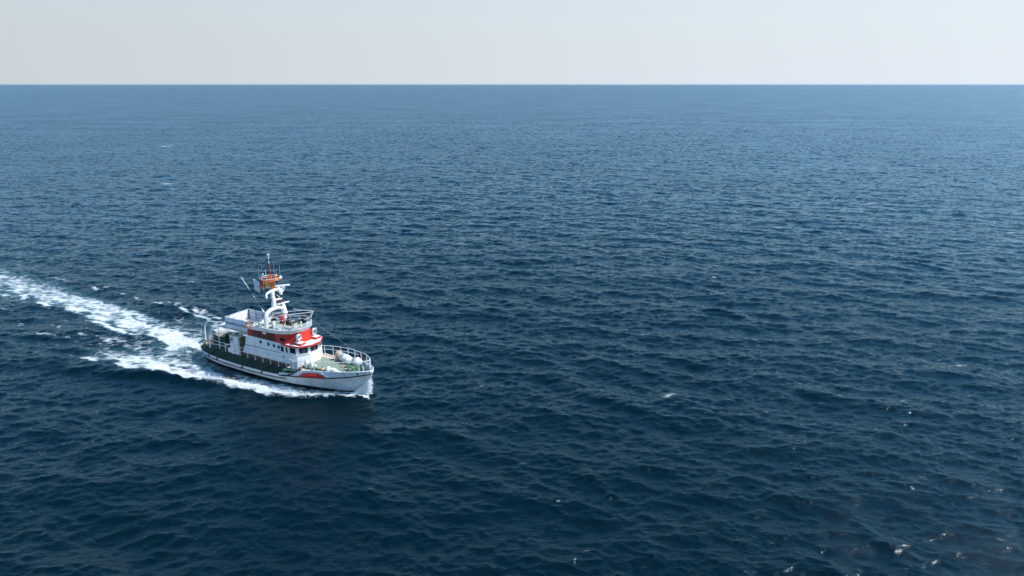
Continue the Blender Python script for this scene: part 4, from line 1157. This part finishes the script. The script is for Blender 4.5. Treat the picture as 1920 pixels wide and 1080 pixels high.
for (x, y, sc_, lbl) in ((16.25, -1.42, 1.0, 'upright white drum fender nearest the wheelhouse front'), (16.85, -1.38, 1.0, 'upright white drum fender forward of its twin beside the wheelhouse')):
    mb = MB(); mb.lathe([(.08, 0), (.20, .05), (.24, .15), (.24, .62), (.19, .74), (.08, .80), (.05, .86)], (0, 0, 0), 14); mb.solo('drum_fender', M['fender'], lbl, 'fender', (x, y, 2.09), 'white fenders on the foredeck')
mb = MB(); a_, b_ = Vector((0, 0, .12)), Vector((.55, -.35, .55))
mb.tube([b_, b_.lerp(a_, .1), b_.lerp(a_, .3), b_.lerp(a_, .8), a_], [.05, .12, .16, .15, .05], 12); mb.solo('long_fender', M['fender'], 'long off-white fender leaning beside the two drum fenders', 'fender', (17.15, -1.35, 2.15), 'white fenders on the foredeck')
def ball_fender(name, label, loc, r, mat, top='navy'):
    t_ = thing(name, label, 'fender', loc)
    mb = MB(); mb.lathe([(.02, 0), (r*.5, r*.14), (r*.88, r*.55), (r, r), (r*.9, r*1.45), (r*.55, r*1.85), (.07, r*2.1)], (0, 0, 0), 18)
    mb.part('ball', mat, t_)
    MB().lathe([(.08, r*2.05), (.09, r*2.2), (.03, r*2.3)], (0, 0, 0), 10).part('eye', M[top], t_)
    return t_
ball_fender('ball_fender', 'big round white fender by the bow, nearest the black staff', (20.75, .78, 2.35), .46, M['fender'], 'purple')
ball_fender('ball_fender', 'white ball fender with dark blue eye in the middle of the starboard foredeck', (18.85, -1.25, 2.10), .30, M['fender'])
ball_fender('ball_fender', 'small faded orange ball fender with black eye beside the white ball fender', (18.15, -1.30, 2.10), .18, M['peach'], 'black')
MB().loft([[(0, 0, 0), (.45, 0, 0), (.45, .4, 0), (0, .4, 0)], [(0, 0, .5), (.45, 0, .42), (.45, .4, .42), (0, .4, .5)]]).solo('deck_box', M['white'], 'taller white box on the starboard foredeck behind the bulwark', 'box', (19.35, -1.45, 2.12))
MB().loft([[(0, 0, 0), (.95, .12, 0), (.95, .5, 0), (0, .4, 0)], [(.03, .02, .34), (.92, .14, .3), (.92, .48, .3), (.03, .38, .34)]]).solo('deck_box', M['fender'], 'long low white box forward of the taller box on the starboard foredeck', 'box', (19.85, -1.42, 2.12))
MB().loft([[(-.3, -.18, 0), (.3, -.18, 0), (.3, .18, 0), (-.3, .18, 0)], [(-.22, -.12, .14), (.25, -.1, .12), (.25, .1, .12), (-.22, .12, .14)]]).solo('green_bag', M['bgreen'], 'small bright green bundle on the dark side deck by the grey boards', 'bag', (14.05, -2.33, 1.45))
mb = MB()
for k in range(5):
    r_ = .12+.035*k
    mb.tube([(r_*math.cos(a), r_*math.sin(a), .03+.02*(k % 2)) for a in np.linspace(0, 2*math.pi, 15)], .022, 5)
mb.solo('rope_coil', M['beige'], 'coil of pale rope on the foredeck between the windlass and the port raft', 'rope', (19.2, .4, 2.19))
mb = MB()
for k in range(4):
    r_ = .12+.04*k
    mb.tube([(r_*math.cos(a), r_*math.sin(a), .03+.03*k) for a in np.linspace(0, 2*math.pi, 15)], .03, 5)
mb.solo('rope_coil', M['dgrey'], 'coil of dark rope on deck next to the grey weather boards', 'rope', (15.95, -2.0, 2.09))
MB().loft([[(0, 0, 0), (.55, 0, 0), (.55, .35, 0), (0, .35, 0)], [(.05, .03, .2), (.5, .03, .24), (.5, .3, .24), (.05, .3, .2)]]).solo('canvas_bundle', M['wood'], 'flat pinkish canvas bundle by the windlass on the starboard side of the foredeck', 'bundle', (20.2, -.62, 2.3))

# ------------------------------------------------------------------ people on the flying bridge
def person(label, loc, rotz, joints, bones, radii, head, clothes, hair='hair', cap=None):
    t_ = thing('person', label, 'person', loc, rotz)
    me = bpy.data.meshes.new('body'); me.from_pydata(joints, bones, []); me.update()
    o = bpy.data.objects.new('body', me); COL.objects.link(o)
    sk = o.modifiers.new('skin', 'SKIN'); ss = o.modifiers.new('sub', 'SUBSURF'); ss.levels = 1; ss.render_levels = 1
    for i, v in enumerate(me.skin_vertices[0].data):
        v.radius = (radii[i], radii[i]); v.use_root = (i == 0)
    dg = bpy.context.evaluated_depsgraph_get(); dg.update()
    m2 = bpy.data.meshes.new_from_object(o.evaluated_get(dg)); bpy.data.objects.remove(o)
    m2.materials.clear(); m2.materials.append(M[clothes])
    for p in m2.polygons: p.use_smooth = True
    o = bpy.data.objects.new('body', m2); COL.objects.link(o); o.parent = t_
    hx, hy, hz = head
    hd = MB(); hd.ball((hx, hy, hz), .095, .08, .12, 12, 8); hd.ball((hx+.095, hy, hz-.01), .02, .015, .025, 6, 4)
    hd.ball((hx, hy+.082, hz), .015, .012, .03, 6, 4); hd.ball((hx, hy-.082, hz), .015, .012, .03, 6, 4)
    hd.tube([(hx-.01, hy, hz-.18), (hx, hy, hz-.07)], .05, 8)
    hd.part('head', M['skin'], t_)
    h2 = MB(); h2.ball((hx-.02, hy, hz+.035), .105, .095, .105, 12, 7); h2.part('hair' if cap is None else 'cap', M[hair if cap is None else cap], t_)
    return t_
def hands(t_, pts):
    for (x, y, z) in pts:
        hb = MB(); hb.ball((x, y, z), .045, .035, .02, 8, 5)
        for k in range(4):
            yy = y-.027+.018*k
            hb.tube([(x+.03, yy, z), (x+.07, yy, z-.005), (x+.088, yy, z-.022)], [.009, .008, .006], 5)
        hb.tube([(x, y-.03, z), (x+.03, y-.055, z), (x+.05, y-.055, z-.01)], [.011, .009, .007], 5)
        hb.part('hand', M['skin'], t_)
sit = [(0, 0, .45), (.02, 0, .68), (.02, 0, .92), (.02, 0, 1.02),
       (.02, .19, .90), (.14, .25, .66), (.34, .16, .62),
       (.02, -.19, .90), (.14, -.25, .66), (.34, -.16, .62),
       (.05, .10, .45), (.44, .13, .48), (.46, .13, .10), (.58, .14, .05),
       (.05, -.10, .45), (.44, -.13, .48), (.46, -.13, .10), (.58, -.14, .05)]
sitb = [(0, 1), (1, 2), (2, 3), (2, 4), (4, 5), (5, 6), (2, 7), (7, 8), (8, 9), (0, 10), (10, 11), (11, 12), (12, 13), (0, 14), (14, 15), (15, 16), (16, 17)]
sitr = [.15, .14, .14, .05, .065, .05, .035, .065, .05, .035, .09, .07, .05, .04, .09, .07, .05, .04]
p1 = person('person with brown hair in dark clothes seated behind the helm console', (12.5, .05, 5.22), R(5), sit, sitb, sitr, (.05, 0, 1.19), 'darkcloth')
hands(p1, [(.36, .16, .62), (.36, -.16, .62)])
p2 = person('person in dark clothes and reddish cap sitting under the mast arch', (10.95, -.32, 5.02), R(-50), sit, sitb, sitr, (.05, 0, 1.19), 'darkcloth', cap='redcloth')
hands(p2, [(.36, .16, .62), (.36, -.16, .62)])
p3 = person('person in dark red top seated between the other two people on the flying bridge', (11.45, .30, 5.16), R(-20), sit, sitb, sitr, (.05, 0, 1.19), 'redcloth')
hands(p3, [(.36, .16, .62), (.36, -.16, .62)])
for (x, y, z, a, lbl) in ((12.5, .05, 5.18, R(5), 'helm seat under the person behind the console'), (10.95, -.32, 4.98, R(-50), 'seat under the person with the reddish cap'), (11.45, .30, 5.12, R(-20), 'seat under the person in the dark red top')):
    t_ = thing('bridge_seat', lbl, 'seat', (x, y, z), a)
    MB().box(-.22, .26, -.22, .22, .25, .33).part('seat', M['dgrey'], t_)
    MB().tube([(0, 0, 0), (0, 0, .25)], .05, 8).part('leg', M['steel'], t_)
    MB().box(-.26, -.21, -.2, .2, .33, .75).part('backrest', M['dgrey'], t_)

# ------------------------------------------------------------------ spray thrown up by the stem and hull
sp = MB()
PHI = (1+5**.5)/2
ICO_V = [Vector(v).normalized() for v in [(-1, PHI, 0), (1, PHI, 0), (-1, -PHI, 0), (1, -PHI, 0), (0, -1, PHI), (0, 1, PHI), (0, -1, -PHI), (0, 1, -PHI), (PHI, 0, -1), (PHI, 0, 1), (-PHI, 0, -1), (-PHI, 0, 1)]]
ICO_F = [(0, 11, 5), (0, 5, 1), (0, 1, 7), (0, 7, 10), (0, 10, 11), (1, 5, 9), (5, 11, 4), (11, 10, 2), (10, 7, 6), (7, 1, 8), (3, 9, 4), (3, 4, 2), (3, 2, 6), (3, 6, 8), (3, 8, 9), (4, 9, 5), (2, 4, 11), (6, 2, 10), (8, 6, 7), (9, 8, 1)]
def drop(p, r):
    q = Vector(p); k = (random.uniform(.7, 1.3), random.uniform(.7, 1.3), random.uniform(.7, 1.5))
    sp.add([q+Vector((v.x*k[0], v.y*k[1], v.z*k[2]))*r for v in ICO_V], ICO_F, True)
for i in range(7000):
    u = random.random()**1.7
    sgn = -1 if random.random() < .65 else 1
    h = (random.random()**0.8)*max(1.75-2.3*u, .25)
    x = 22.72+.16*h-u*2.0+random.gauss(0, .09)
    y = sgn*(0.04+u*.95+random.random()*.22*(1-h/2.2)+abs(random.gauss(0, .07)))
    drop((x, y, h+random.uniform(-.05, .12)), random.uniform(.008, .034)*(1.25-.40*h))
for i in range(3000):
    x = random.uniform(4.5, 20.5)
    yo = float(np.interp(x, [0, 6, 10, 15, 18, 20, 22.8], [7.3, 6.0, 5.3, 4.7, 4.0, 2.5, 0.5]))
    y = -(yo-.6+random.gauss(0, .28)); h = abs(random.gauss(0, .16))
    drop((x, y if random.random() < .75 else -y, .28+h), random.uniform(.012, .035))
for i in range(900):
    x = -random.expovariate(.28)+.2
    drop((x, random.gauss(.1, .8), .1+abs(random.gauss(0, .12))), random.uniform(.012, .035))
so = bpy.data.objects.new('spray', sp.mesh('spray', M['spray'])); COL.objects.link(so)
so.matrix_world = SHIP
so['kind'] = 'stuff'; so['label'] = 'white spray thrown up at the stem and along the bow wave'; so['category'] = 'spray'

# ------------------------------------------------------------------ air
hb_ = MB().box(-70000, 70000, -70000, 70000, -3.0, 33.0)
ha = bpy.data.materials.new('sea_air'); ha.use_nodes = True
ht = ha.node_tree; ht.nodes.clear()
hv = ht.nodes.new('ShaderNodeVolumePrincipled'); ho = ht.nodes.new('ShaderNodeOutputMaterial')
hv.inputs['Color'].default_value = (0.62, 0.80, 0.95, 1)
hv.inputs['Density'].default_value = 1.5e-5
hv.inputs['Anisotropy'].default_value = 0.2
ht.links.new(hv.outputs[0], ho.inputs['Volume'])
hz_o = bpy.data.objects.new('haze', hb_.mesh('haze', ha)); COL.objects.link(hz_o)
hz_o['kind'] = 'stuff'
